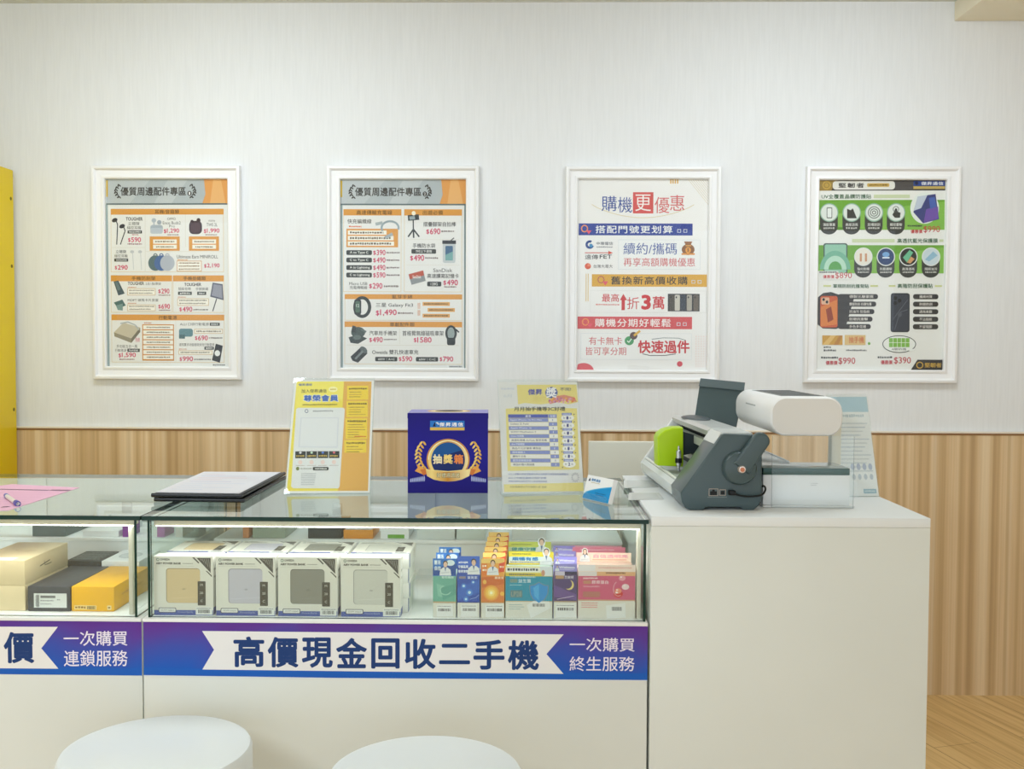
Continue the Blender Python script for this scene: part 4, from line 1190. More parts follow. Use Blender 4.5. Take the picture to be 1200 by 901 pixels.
g = med_box('green supplement box with a blue header, at the front of its row', 507, 534.5, 51, 19.5, 0.052, (190, 214, 196), green_front, ((40, 118, 200), green_flap))
med_row(g, 3, 0.052, ['green supplement box with a blue header, second in its row', 'green supplement box with a blue header, last in its row'], 0.001)
med_box('blue supplement box with star lights, single, right of the green one', 535.5, 562, 51, 22.5, 0.052, (70, 110, 190), blue_front, ((62, 108, 206), blue_flap))
g = med_box('orange supplement box at the front of its long row', 563.5, 591, 51, 20, 0.052, (240, 190, 110), orange_front, ((240, 168, 76), orange_flap))
med_row(g, 6, 0.052, ['orange supplement box, %s in its long row' % k for k in ('second', 'third', 'fourth', 'fifth', 'last')], 0.0006)
g = med_box('teal supplement box with a shield, at the front below the yellow headers', 592, 647.5, 51.5, 10.5, 0.092, (200, 220, 210), teal_front, ((238, 216, 62), teal_flap_short))
t2 = med_box('teal supplement box behind the front one, with a tall yellow header', 592, 647.5, 51.5, 15.6, 0.092, (200, 220, 210), teal_front, ((238, 216, 62), teal_flap_tall))
t2.location = (g.location.x + 0.004, g.location.y + 0.094, g.location.z)
t3 = med_box('teal supplement box at the back of its row, with a lime green header', 592, 647.5, 51.5, 16.5, 0.092, (200, 220, 210), teal_front, ((206, 214, 96), lime_flap))
t3.location = (g.location.x + 0.001, g.location.y + 0.188, g.location.z)
g = med_box('dark purple supplement box with a moon, at the front of its row', 648.5, 676, 57.5, 7.5, 0.052, (176, 168, 220), purple_front, ((152, 146, 216), purple_flap))
g2 = med_box('purple supplement box with a lavender header, second in its row', 648.5, 676, 57.5, 9, 0.052, (176, 168, 220), purple_front, ((152, 146, 216), purple_flap))
g2.location = (g.location.x + 0.002, g.location.y + 0.0535, g.location.z)
med_row(g2, 3, 0.052, ['purple supplement box with a lavender header, third in its row', 'purple supplement box with a lavender header, last in its row'], 0.0005)
g = med_box('pink supplement box at the front, with red bubbles and a peach top', 677, 744.5, 57.5, 7, 0.078, (244, 206, 190), pink_front, ((246, 222, 208), lambda a, w, h: (a.rect(0, 0, w, h, (250, 226, 214), 1), a.scrib(240, h * .3, w - 40, h * .6, (240, 190, 180), 3), a.rect(0, 0, 200, h, (238, 232, 234), 2))))
g2 = med_box('pink supplement box behind the front one, with a long-haired woman on its header', 677, 744.5, 57.5, 11, 0.078, (232, 140, 164), pink_front, ((246, 214, 200), pink_flap))
g2.location = (g.location.x, g.location.y + 0.08, g.location.z)
g3 = med_box('pink supplement box last in its row, with a plain pink header', 677, 744.5, 57.5, 7.6, 0.078, (232, 140, 164), pink_front, ((232, 140, 164), plain_pink))
g3.location = (g.location.x - 0.004, g.location.y + 0.16, g.location.z)

# clear plastic display block between the power banks and the supplements
cp = at(494, 725, 1.90)
t = thing('acrylic_riser', 'empty clear plastic display riser between the power bank boxes and the green boxes', 'display riser', (cp.x, 1.97, DZ))
prof = [(-0.022, 0), (-0.022, 0.055), (-0.017, 0.060), (0.017, 0.060), (0.022, 0.055), (0.022, 0), (0.0195, 0), (0.0195, 0.054), (0.016, 0.0575), (-0.016, 0.0575), (-0.0195, 0.054), (-0.0195, 0)]
MB().prism([(x, z + 0.0003) for x, z in prof], -0.04, 0.05, ACRYL).build('riser', t, world=False)

# ================================================================== boxes in the left counter


def carton(label, x0, x1, y0, y1, z0, z1, c, group=None, name='phone_box', cat='box', top=None, front=None, side=None, lid=True, rot=0.0):
    w, d, h = x1 - x0, y1 - y0, z1 - z0
    t = thing(name, label, cat, ((x0 + x1) / 2, (y0 + y1) / 2, z0), rot, group)
    m = mat(c, 0.4)
    if lid:                         # a lift-off lid over a tray
        MB().box(-w / 2 + 0.0006, w / 2 - 0.0006, -d / 2 + 0.0006, d / 2 - 0.0006, 0, h * 0.5, m, 0.0006).build('tray', t, world=False)
        MB().box(-w / 2, w / 2, -d / 2, d / 2, 0.0016, h, m, 0.0008).build('lid', t, world=False)
    else:
        MB().box(-w / 2, w / 2, -d / 2, d / 2, 0, h, m, 0.0008).build('carton', t, world=False)
    if top:
        a = Art(quadbox(0, 0, 1000, 1000 * d / w), w - 0.001, d - 0.001, 0.00006); top(a, 1000, 1000 * d / w); a.build('top_art', t, T3((0, 0, h + 0.00008)) @ FACE_UP)
    if front:
        a = Art(quadbox(0, 0, 1000, 1000 * h / w), w - 0.001, h - 0.001, 0.00006); front(a, 1000, 1000 * h / w); a.build('front_print', t, T3((0, -d / 2 - 0.00008, h / 2)))
    if side:
        a = Art(quadbox(0, 0, 1000, 1000 * h / d), d - 0.001, h - 0.001, 0.00006); side(a, 1000, 1000 * h / d); a.build('side_print', t, T3((w / 2 + 0.00008, 0, h / 2)) @ FACE_RIGHT)
    return t


Z0 = DZ + 0.0003
CREAM = (232, 210, 168)
f0 = 1.895
xr = at(29.5, 700, f0).x


def cream_side(a, w, h):
    a.line([(330, h * .48), (560, h * .40)], 12, (110, 96, 78), 1); a.line([(430, h * .32), (440, h * .5)], 10, (110, 96, 78), 1); a.scrib(440, h * .5, 600, h * .56, (120, 106, 88), 1)


def cream_top(a, w, h):
    a.scrib(360, h * .45, 800, h * .49, (208, 182, 134), 1); a.scrib(460, h * .52, 700, h * .55, (208, 182, 134), 1); a.poly([(120, h * .84), (760, h * .84), (760, h * .99), (120, h * .99)], (246, 240, 230), 1)


hz = 0.0482
for k, nm in ((0, 'lower'), (1, 'upper')):
    carton('%s of the two stacked cream phone boxes at the far left' % nm, xr - 0.105, xr, f0, f0 + 0.18, Z0 + k * (hz + 0.0004), Z0 + k * (hz + 0.0004) + hz, CREAM, 'phone boxes in the left counter', side=cream_side if k else None, top=cream_top if k else None)


def dark_front(a, w, h):
    a.rect(140, h * .27, 930, h * .86, (222, 222, 218), 1); a.barcode(180, h * .34, 270, h * .82, (70, 70, 70), 2); a.rect(300, h * .36, 660, h * .46, (110, 110, 110), 2); a.scrib(300, h * .54, 620, h * .60, (140, 140, 140), 2); a.scrib(300, h * .68, 560, h * .73, (150, 150, 150), 2); a.scrib(700, h * .5, 780, h * .56, (150, 150, 150), 2)


x0, x1 = at(33, 690, f0).x, at(82.3, 690, f0).x
carton('dark grey phone box with a white barcode label on its front', x0, x1, f0 - 0.002, f0 + 0.178, Z0, Z0 + 0.0478, (62, 64, 70), 'phone boxes in the left counter', front=dark_front)


def yellow_top(a, w, h):
    a.line([(460, h * .42), (560, h * .40), (640, h * .36)], 14, (176, 128, 16), 1); a.line([(420, h * .52), (520, h * .50), (560, h * .44)], 14, (176, 128, 16), 1); a.line([(560, h * .56), (680, h * .52)], 12, (176, 128, 16), 1)


def yellow_front(a, w, h):
    a.rect(60, h * .76, 590, h * .94, (240, 206, 130), 1); a.scrib(80, h * .80, 340, h * .9, (150, 110, 40), 2); a.barcode(360, h * .79, 560, h * .92, (90, 70, 30), 2); a.rect(840, h * .76, 940, h * .94, (240, 214, 150), 1); a.scrib(860, h * .80, 920, h * .9, (150, 110, 40), 2)


x0, x1 = at(83.6, 690, f0).x, at(133.6, 690, f0).x
carton('yellow phone box beside the dark grey one', x0, x1, f0, f0 + 0.18, Z0, Z0 + 0.0478, (240, 178, 20), 'phone boxes in the left counter', top=yellow_top, front=yellow_front, side=lambda a, w, h: a.scrib(200, h * .42, 800, h * .52, (214, 150, 20), 1, 0.7))
y2 = 2.085
carton('flat glossy black box on the deck behind the dark grey phone box', at(77, 660, y2).x, at(117, 660, y2).x, y2, y2 + 0.10, Z0, Z0 + 0.056, (44, 48, 48), 'boxes at the back of the left counter', lid=False,
       top=lambda a, w, h: [a.scrib(80, h * (.15 + .16 * k), 900, h * (.20 + .16 * k), (150, 156, 152), 1, 1.4) for k in range(5)])  # pale dashes paint LED dots reflected in the glossy black top
carton('white box with a grey disc on its lid, behind the yellow phone box', at(119, 660, y2).x, at(152, 660, y2).x + 0.02, y2, y2 + 0.12, Z0, Z0 + 0.056, (236, 238, 238), 'boxes at the back of the left counter', top=lambda a, w, h: (a.ell(480, h * .5, 300, h * .26, (198, 202, 204), 1), a.ell(480, h * .5, 240, h * .2, (212, 216, 217), 2)))
RS = DZ + 0.0803
y3 = 2.225


def riser_box(label, px0, px1, top_py, c, depth=0.15, grp='boxes on the raised back shelf', lid=False, **k):
    x0, x1 = at(px0, 630, y3).x, at(px1, 630, y3).x
    z1 = at((px0 + px1) / 2, top_py, y3).z
    return carton(label, x0, x1, y3, y3 + depth, RS, max(z1, RS + 0.012), c, grp, 'product_box', lid=lid, **k)


riser_box('slate grey box on the raised shelf at the back of the left counter', 38, 77, 616, (96, 112, 112))
riser_box('flat white box on the raised shelf, left of the purple box', 97, 139, 622, (236, 238, 238), 0.14)
riser_box('purple box on the raised shelf at the right end of the left counter', 143.5, 152, 614, (132, 50, 150), 0.06)
riser_box('small grey box on the raised shelf behind the tan-window power bank', 214, 233, 615, (104, 118, 112), 0.05, front=lambda a, w, h: a.rect(200, h * .4, 800, h * .6, (130, 144, 138), 1))
riser_box('magenta box on the raised shelf at the left end of the middle counter', 184, 193, 617, (176, 84, 176), 0.06)
riser_box('narrow orange box on the raised shelf, left of the sage green box', 284.5, 291.5, 614, (226, 150, 96), 0.08)
riser_box('sage green box on the raised shelf behind the lavender-window power bank', 296, 334, 618, (170, 184, 166), 0.12)
riser_box('glossy black box on the raised shelf, left of the amber box', 361, 400, 615, (44, 54, 54), 0.12)
riser_box('amber box with a white lid on the raised shelf behind the pale grey power bank', 402.5, 437, 621, (226, 146, 34), 0.10, top=lambda a, w, h: a.rect(30, h * .05, 970, h * .95, (244, 242, 236), 1))
riser_box('white box with a green front stripe on the raised shelf, right of the amber box', 446, 479, 620, (238, 240, 238), 0.12, front=lambda a, w, h: a.rect(250, h * .55, 850, h * .95, (104, 170, 48), 1))
# cartons further right on the raised shelf
for lb, a0, a1, tp, c in (('pale grey carton on the raised shelf, right of the green-striped box', 489, 533, 617, (212, 218, 214)), ('pale grey-green carton on the raised shelf, behind the blue supplement box', 535, 568, 615, (204, 214, 206)),
                          ('light carton on the raised shelf behind the teal supplement boxes', 600, 640, 619, (224, 228, 224))):
    riser_box(lb, a0, a1, tp, c, 0.15)

# ================================================================== things on the glass tops
GZ = GT + 0.0002
# ---- pink sheet and pen
t = thing('pink_form', 'pink printed form lying on the left glass counter under the pen', 'paper', tuple(atz(20, 582, GZ)))
pts = [atz(-48, 573, GZ), atz(17, 568.5, GZ), atz(94, 571.5, GZ), atz(11, 598, GZ), atz(-60, 601, GZ)]
pts = [atz(-60, 602, GZ), atz(10, 598, GZ), atz(93, 571.5, GZ), atz(14, 567.5, GZ), atz(-30, 573, GZ)]
MB().prism([(p.x, p.y) for p in pts], GZ, GZ + 0.0005, mat((236, 186, 212), 0.6), 'Z').build('sheet', t)
mb = MB()
for (ax, ay), (bx, by), w in (((-2, 574), (56, 575.3), 1.2), ((57, 575.2), (80, 575.6), 1.6), ((0, 595), (9, 594.6), 1.2)):
    A, B = atz(ax, ay, GZ), atz(bx, by, GZ)
    for k in range(18):
        p, q = A.lerp(B, k / 18), A.lerp(B, (k + 0.72) / 18)
        n = Vector((0, 0.011 * w, 0))
        mb.raw([(p.x, p.y, GZ + 0.0006), (q.x, q.y, GZ + 0.0006), (q.x + n.x, q.y + n.y, GZ + 0.0006), (p.x + n.x, p.y + n.y, GZ + 0.0006)], [(0, 1, 2, 3)], mat((96, 60, 90)))
for k in range(6):
    A, B = atz(-10, 578 + k * 2.6, GZ), atz(62 - k * 8, 577.5 + k * 2.6, GZ)
    mb.raw([(A.x, A.y, GZ + 0.0006), (B.x, B.y, GZ + 0.0006), (B.x, B.y + 0.0015, GZ + 0.0006), (A.x, A.y + 0.0015, GZ + 0.0006)], [(0, 1, 2, 3)], mat((206, 150, 182)))
mb.build('print', t, smooth=False)
A, B = atz(7, 580.5, GZ + 0.005), atz(21, 590.5, GZ + 0.005)
t = thing('pen', 'white pen with blue ends lying on the pink form', 'pen', tuple((A + B) / 2))
d = (B - A).normalized()
MB().tube([A, B], 0.0042, mat((236, 232, 226), 0.3), 14).build('barrel', t)
MB().tube([B - d * 0.022, B], 0.0055, mat((50, 60, 180), 0.3), 14).build('cap', t)
MB().tube([A, A + d * 0.012], 0.0048, mat((96, 110, 190), 0.3), 14).build('end_plug', t)

# ---- black folders
nl, nr, fr, fl = atz(178, 588, GZ), atz(282, 589.5, GZ), atz(333, 561.5, GZ), atz(238, 561, GZ)


def folder(label, z, dx, dy, top):
    P = [Vector((p.x + dx, p.y + dy, 0)) for p in (nl, nr, fr, fl)]
    c = (P[0] + P[1] + P[2] + P[3]) / 4
    t = thing('menu_folder', label, 'folder', (c.x, c.y, z), 0, 'stack of black folders on the glass counter')
    m = mat((22, 25, 30), 0.25)
    MB().prism([(p.x, p.y) for p in P], z, z + 0.0058, m, 'Z', 0.003, 3).build('cover', t)
    # padded rim along the near and right edges
    mb = MB().tube([(P[0].x, P[0].y, z + 0.0045), (P[1].x, P[1].y, z + 0.0045), (P[2].x, P[2].y, z + 0.0045)], 0.0042, m, 12)
    mb.build('padded_edge', t)
    if top:
        Q = [c + (p - c) * 0.94 for p in P]
        s_ = MB().prism([(p.x, p.y) for p in Q], z + 0.0086, z + 0.0094, mat((226, 226, 234), 0.3), 'Z').build('page', t)
        mb = MB()
        for k in range(9):
            v = 0.12 + k * 0.09
            A, B = Q[0].lerp(Q[3], v), Q[1].lerp(Q[2], v)
            A, B = A.lerp(B, 0.1), A.lerp(B, 0.30 + 0.55 * random.random())
            mb.raw([(A.x, A.y, z + 0.0095), (B.x, B.y, z + 0.0095), (B.x, B.y + 0.006, z + 0.0095), (A.x, A.y + 0.006, z + 0.0095)], [(0, 1, 2, 3)], mat(random.choice(((206, 204, 226), (232, 204, 212), (214, 222, 236)))))
        mb.build('print', s_, smooth=False)
        MB().prism([(p.x, p.y) for p in [c + (q - c) * 0.965 for q in P]], z + 0.0058, z + 0.0086, m, 'Z', 0.002).build('inner_board', t)
    return t


folder('black folder at the bottom of the stack on the glass counter', GZ, 0.004, 0.004, False)
folder('top black folder of the stack, open to a white printed page', GZ + 0.0092, 0.0, 0.0, True)


# ---- acrylic leaflet stands
def slant_frame(BLp, BRp, Ytop, pyl, pyr, z):
    """the plane of a leaning sheet: its bottom corners stand at z, its top lies at depth Ytop"""
    bl, br = atz(*BLp, z), atz(*BRp, z)
    tl, tr = at(*pyl, Ytop), at(*pyr, Ytop)
    upv = ((tl + tr) / 2 - (bl + br) / 2)
    xax = Vector((upv.y, -upv.x, 0)).normalized()
    H = upv.length
    up = (upv - xax * upv.dot(xax)).normalized()
    nrm = up.cross(xax).normalized()           # points away from the viewer
    w = ((br - bl).length + (tr - tl).length) / 2
    c = (bl + br + tl + tr) / 4
    M = Matrix(((xax.x, nrm.x, up.x, c.x), (xax.y, nrm.y, up.y, c.y), (xax.z, nrm.z, up.z, c.z), (0, 0, 0, 1)))
    if nrm.y < 0:
        M = Matrix(((xax.x, -nrm.x, up.x, c.x), (xax.y, -nrm.y, up.y, c.y), (xax.z, -nrm.z, up.z, c.z), (0, 0, 0, 1)))
    return M, w, H


def acrylic_stand(name, label, M, w, h, artist, z, cat='leaflet stand', foot=0.09):
    c = M @ Vector((0, 0, -h / 2))
    t = thing(name, label, cat, (c.x, c.y, z))
    inv = basis(t).inverted()
    bk = MB().box(-w / 2, w / 2, 0.0022, 0.0042, -h / 2, h / 2, ACRYL, 0.0004, M=M, mfun=None)
    bk.box(-w / 2, w / 2, -0.0022, -0.0004, -h / 2, h / 2 - 0.004, ACRYL, 0.0004, M=M)
    bk.build('acrylic_sleeve', t)
    # foot and prop behind the sheet
    b0, b1 = M @ Vector((-w / 2, 0.0045, -h / 2)), M @ Vector((w / 2, 0.0045, -h / 2))
    top = M @ Vector((0, 0.0045, -h / 2 + h * 0.02))
    n = Vector((M[0][1], M[1][1], 0)).normalized()
    f0_, f1_ = b0 + n * foot, b1 + n * foot
    q = [b0, b1, f1_, f0_]
    MB().prism([(p.x, p.y) for p in q], z, z + 0.002, ACRYL, 'Z').build('foot', t)
    p0, p1 = M @ Vector((-w / 2, 0.005, h * 0.12)), M @ Vector((w / 2, 0.005, h * 0.12))
    vs = [(f0_.x, f0_.y, z + 0.002), (f1_.x, f1_.y, z + 0.002), tuple(p1), tuple(p0)]
    vs += [(v[0] + n.x * 0.002, v[1] + n.y * 0.002, v[2]) for v in vs]
    MB().raw(vs, [(0, 1, 2, 3), (7, 6, 5, 4), (0, 4, 5, 1), (1, 5, 6, 2), (2, 6, 7, 3), (3, 7, 4, 0)], ACRYL).build('prop', t)
    s_ = MB().box(-w / 2 + 0.002, w / 2 - 0.002, 0.0006, 0.0014, -h / 2 + 0.002, h / 2 - 0.008, mat((234, 234, 232), 0.5), M=M).build('leaflet', t)
    a = artist(w - 0.004, h - 0.010)
    a.build('print', s_, inv @ M @ T3((0, 0.0005, -0.003)))
    return t


def member_art(W_, H_):
    a = Art(((86, 64), (655, 70), (624, 836), (30, 838)), W_, H_, 0.00005)
    YL, OG = (244, 226, 92), (232, 180, 92)
    a.poly([(86, 64), (655, 70), (624, 836), (30, 838)], (236, 236, 232), 1)
    a.poly([(102, 74), (440, 75), (400, 824), (42, 824)], YL, 2); a.poly([(102, 74), (440, 75), (432, 200), (96, 262)], (248, 234, 110), 3)
    a.poly([(440, 75), (638, 78), (612, 824), (400, 824)], OG, 2)
    a.text('傑昇通信', 116, 88, 212, 106, (52, 92, 168), 0.02, 4); a.text('加入傑昇通信', 136, 130, 316, 156, (70, 66, 60), 0.01, 4); a.ell(362, 132, 32, 20, (252, 244, 180), 4); a.scrib(342, 126, 384, 138, (214, 190, 90), 5)
    a.text('尊榮會員', 148, 168, 404, 222, (248, 248, 246), 0.07, 4); a.text('尊榮會員', 152, 171, 400, 219, (66, 108, 190), 0.035, 5); a.scrib(146, 236, 390, 246, (120, 104, 60), 4)
    a.poly([(112, 262), (436, 264), (446, 276), (412, 796), (402, 808), (84, 806), (72, 794), (100, 272)], (232, 233, 230), 4); a.ring(174, 286, 13, 13, 4, (76, 92, 130), 5, 16); a.scrib(220, 281, 366, 292, (150, 150, 150), 5)
    a.poly([(132, 330), (404, 332), (396, 540), (118, 536)], (220, 222, 226), 5); a.poly([(140, 336), (396, 338), (388, 532), (128, 530)], (232, 233, 232), 6)
    for k in range(4):
        x = 98 + k * 79
        a.rect(x, 563, x + 74, 609, (50, 54, 56), 5); a.scrib(x + 8, 588, x + 66, 600, (216, 186, 90), 6); a.ell(x + 36, 572, 9, 7, ((226, 226, 226), (200, 226, 200), (90, 130, 220), (230, 120, 130))[k], 6)
        a.ell(x + 36, 636, 15, 14, (240, 216, 206), 5); a.scrib(x + 6, 655, x + 66, 660, (190, 170, 160), 5)
    a.ell(116, 678, 12, 12, (120, 128, 60), 5); a.scrib(136, 674, 216, 684, (170, 170, 160), 5); a.rr(222, 668, 334, 690, 8, (58, 60, 58), 5); a.scrib(238, 674, 320, 685, (220, 220, 214), 6)
    for k in range(7):
        a.scrib(142, 708 + k * 12, 246 - k * 2, 714 + k * 12, (176, 180, 182), 5)
    for x0, y0, x1, y1, n in ((462, 108, 614, 208, 3), (458, 216, 610, 330, 4), (452, 338, 606, 480, 6), (444, 488, 600, 574, 3)):
        a.rect(x0, y0, x1, y1, (245, 214, 74), 3); a.scrib(x0 + 14, y0 + 14, x1 - 8, y0 + 28, (96, 74, 36), 4, 0.8)
        for k in range(n):
            a.scrib(x0 + 16, y0 + 42 + k * 17, x1 - random.randint(14, 60), y0 + 49 + k * 17, (190, 150, 70) if k % 2 else (150, 118, 60), 4, 0.8)
    a.scrib(516, 460, 598, 470, (214, 90, 50), 5)
    return a


ZS = GZ + 0.0002
M, w, h = slant_frame((333.5, 578), (434, 579), 2.30, (345.5, 442), (438.5, 442), ZS)
acrylic_stand('leaflet_stand', 'clear stand with the yellow and orange membership leaflet, left of the blue box', M, w, h, member_art, ZS)


def prize_art(W_, H_):
    a = Art(((44, 48), (576, 50), (626, 800), (70, 812)), W_, H_, 0.00005)
    Y, PU, PL = (240, 226, 146), (92, 104, 190), (146, 158, 214)
    a.poly([(44, 48), (576, 50), (626, 800), (70, 812)], (235, 235, 233), 1)
    a.poly([(168, 68), (572, 68), (584, 190), (520, 206), (440, 192), (330, 206), (220, 196), (176, 206)], Y, 2)
    a.scrib(62, 88, 152, 104, (216, 220, 230), 3); a.text('6月', 78, 134, 134, 158, (214, 220, 226), 0.01, 3)
    a.text('傑昇', 242, 98, 340, 140, (80, 88, 180), 0.03, 4); a.ell(402, 124, 42, 40, (88, 106, 176), 4); a.text('獎', 366, 86, 438, 160, (248, 248, 250), 0.03, 5); a.text('不完!', 460, 88, 534, 112, (86, 92, 140), 0.01, 4); a.text('送你', 274, 148, 366, 184, (232, 214, 130), 0.0, 4)
    a.poly([(380, 184), (420, 150), (490, 140), (560, 158), (576, 190), (520, 178), (450, 188), (392, 204)], (226, 150, 130), 4)
    for k in range(22):
        a.ell(388 + k * 8, 178 + 14 * math.sin(k * 1.7), 6, 7, random.choice(((238, 120, 90), (232, 170, 200), (196, 120, 170), (246, 190, 90))), 5)
    a.text('月月抽手機等3C好禮', 148, 222, 496, 252, (64, 64, 74), 0.02, 5)
    a.poly([(92, 236), (140, 232), (500, 232), (576, 234), (594, 650), (104, 662)], Y, 3)
    rows = ('獎項', 'Apple iPhone 16 Pro Max', 'Galaxy Z Fold', 'Apple iPhone 16', 'SONY PlayStation 5', 'Dyson 吹風機', '高速吹風機 AirPods 藍芽耳機', 'iPad 平板電腦', '商品千元折價券 購物金', '掃地機器人', '購物千元券', '藍芽音箱隨身聽', '精品好禮大獎抽獎')
    for k, r in enumerate(rows):
        y = 275 + k * 27.6
        dx = k * 2.0
        c = PU if k == 0 else (PL if k % 2 else (246, 244, 236))
        a.poly([(108 + dx * .7, y), (378 + dx * .8, y), (379 + dx * .8, y + 25), (109 + dx * .7, y + 25)], c, 4)
        a.poly([(380 + dx * .8, y), (438 + dx * .8, y), (439 + dx * .8, y + 25), (381 + dx * .8, y + 25)], PL if k % 2 == 0 else (246, 246, 240), 4)
        if k == 0:
            a.text(r, 224, y + 5, 262, y + 21, (236, 238, 250), 0.02, 5); a.text('名額', 392, y + 5, 428, y + 20, (236, 238, 250), 0.01, 5)
        else:
            a.text(r, 118 + dx, y + 5, 118 + dx + min(240, 9.5 * len(r) * (1 if r[0] < 'z' else 1.9)), y + 20, (240, 242, 252) if k % 2 else (110, 112, 130), 0.01, 5)
            a.text('1', 406 + dx, y + 6, 410 + dx, y + 19, (120, 130, 180) if k % 2 else (246, 246, 250), 0.0, 5)
    for k in range(7):
        y, x = 300 + k * 52.5, 512 + k * 2.2
        a.ell(x, y, 44, 23, (249, 248, 244), 4, 24); a.rr(x - 40, y - 34, x + 28, y - 18, 4, (130, 144, 206), 5); a.scrib(x - 32, y - 30, x + 20, y - 22, (226, 230, 246), 6, .8); a.text('各', x - 30, y - 6, x - 18, y + 7, (90, 90, 100), 0, 5); a.text('12'[k == 6], x - 8, y - 11, x + 6, y + 11, (80, 84, 150), 0.05, 5); a.text('名', x + 13, y - 6, x + 25, y + 7, (90, 90, 100), 0, 5)
        a.ell(x - 46, y + 22, 4, 4, (90, 90, 96), 5); a.ell(x + 44, y - 24, 4, 4, (90, 90, 96), 5)
    a.text('※以上活動內容依活動辦法為主主辦單位保留最終解釋權利', 108, 676, 518, 690, (110, 122, 180), 0.0, 4); a.text('※以上中獎名單將公佈於官網', 108, 702, 366, 716, (110, 122, 180), 0.0, 4); a.text('詳細活動辦法請洽門市人員或掃描條碼', 108, 726, 372, 737, (110, 122, 180), 0.0, 4)
    a.poly([(78, 752), (622, 738), (625, 794), (80, 803)], Y, 3); a.text('如有疑義請洽門市服務人員 謝謝', 120, 762, 368, 775, (130, 126, 90), 0.0, 4)
    for k in range(12):
        t_ = k * PI / 6
        a.line([(566 + 17 * math.cos(t_), 704 + 19 * math.sin(t_)), (566 + 28 * math.cos(t_), 704 + 32 * math.sin(t_))], 3, (100, 106, 130), 5)
    return a


M, w, h = slant_frame((587.5, 579), (686, 577.5), 2.25, (583, 443.5), (677.5, 443.5), ZS)
acrylic_stand('leaflet_stand', 'clear stand with the pale yellow prize-list leaflet, right of the blue box', M, w, h, prize_art, ZS)

# ---- business card holder
cL, cR = atz(680, 584.5, ZS), atz(711.5, 592, ZS)
xa = (cR - cL); cw = xa.length; ang = math.atan2(xa.y, xa.x)
cc = (cL + cR) / 2
t = thing('card_holder', 'small clear holder with blue and white business cards, by the glass corner', 'card holder', (cc.x, cc.y, ZS), ang)
MB().box(-cw / 2, cw / 2, 0.0, 0.034, 0, 0.002, ACRYL, 0.0004).box(-cw / 2, cw / 2, -0.002, 0.0, 0, 0.016, ACRYL, 0.0004).box(-cw / 2, cw / 2, 0.030, 0.032, 0.002, 0.040, ACRYL, 0.0004).build('holder', t, world=False)
Mc = T3((0, 0.004, 0.0022)) @ RX(rad(-16))
cs = MB().box(-cw / 2 + 0.002, cw / 2 - 0.002, 0, 0.010, 0, 0.050, mat((246, 247, 246), 0.4), M=Mc).build('card_stack', t, world=False)
a = Art(quadbox(0, 0, 900, 500), cw - 0.005, 0.0495, 0.00005)
a.rect(0, 0, 900, 500, (248, 248, 247), 1); pts = [(0, 430)] + [(k * 45, 430 - 265 * (k / 20) ** 0.62) for k in range(1, 21)] + [(900, 500), (0, 500)]
a.poly(pts, (30, 150, 214), 2); a.line([(k * 45, 420 - 258 * (k / 20) ** 0.62) for k in range(0, 21)], 18, (90, 190, 230), 3); a.scrib(380, 330, 760, 350, (20, 90, 150), 4); a.scrib(420, 370, 700, 386, (20, 90, 150), 4)
a.poly([(60, 120), (100, 50), (140, 120)], (30, 40, 80), 3); a.text('傑昇通信', 160, 56, 480, 116, (40, 130, 190), 0.03, 3); a.scrib(170, 136, 470, 150, (190, 170, 110), 3)
a.build('print', cs, Mc @ T3((0, -0.00006, 0.025)))

# ---- blue lottery box
bl, br = atz(476.5, 577.5, ZS), atz(570.5, 577.5, ZS)
LW = br.x - bl.x
LH = at(523, 484, bl.y).z - ZS
LD = 0.12
t = thing('lottery_box', 'dark blue prize draw box with a gold laurel emblem, on the middle glass counter', 'box', ((bl.x + br.x) / 2, bl.y + LD / 2, ZS), rad(2.5))
BLU = gradient('lottery_blue', [(0.0, (24, 14, 118)), (0.5, (30, 22, 146)), (1.0, (26, 16, 124))], 0, 'Z')
MB().box(-LW / 2, LW / 2, -LD / 2, LD / 2, 0, LH - 0.012, BLU, 0.001).build('carton', t, world=False)
lid = MB().box(-LW / 2 - 0.0006, LW / 2 + 0.0006, -LD / 2 - 0.0006, LD / 2 + 0.0006, LH - 0.0118, LH, mat((28, 22, 136), 0.2), 0.001).build('lid', t, world=False)
a = Art(quadbox(0, 0, 1000, 1000), LW, LD, 0.00006)
a.rect(0, 0, 1000, 1000, (150, 146, 206), 1); a.ell(500, 430, 280, 360, (226, 184, 92), 2, 48); a.ell(500, 430, 235, 300, (248, 232, 176), 3, 48); a.ell(500, 400, 180, 220, (22, 20, 40), 4, 48)
a.build('draw_hole_print', lid, T3((0, 0, LH + 0.0001)) @ FACE_UP)
q = ((76, 146), (795, 146), (793, 860), (80, 860))
a = Art(q, LW - 0.0004, LH - 0.0004, 0.00006)
GOLD = gradient('gold_foil_print', [(0.0, (196, 120, 40)), (0.3, (250, 222, 140)), (0.5, (206, 140, 52)), (0.75, (252, 232, 170)), (1.0, (200, 120, 50))], 0, 'X')
a.poly(list(q), BLU, 1)
a.rect(276, 213, 584, 272, (34, 120, 206), 2); a.rect(276, 272, 584, 298, (226, 186, 84), 2); a.poly([(300, 264), (318, 224), (336, 264)], (20, 30, 70), 3); a.ell(340, 240, 14, 14, (230, 236, 244), 3); a.ell(334, 250, 12, 14, (34, 120, 206), 4)
a.text('傑昇通信', 358, 228, 572, 264, (246, 246, 248), 0.03, 4, 1.25)
p = [(438 + 192 * math.cos(rad(k * 6)), 560 + 186 * math.sin(rad(k * 6))) for k in range(60)]
a.poly(p, GOLD, 2); a.ring(438, 560, 192, 186, 12, (214, 150, 70), 3, 60); a.ring(438, 560, 180, 174, 10, (252, 240, 196), 3, 60, 180, 330); a.ell(438, 562, 150, 156, (16, 84, 152), 4, 60)
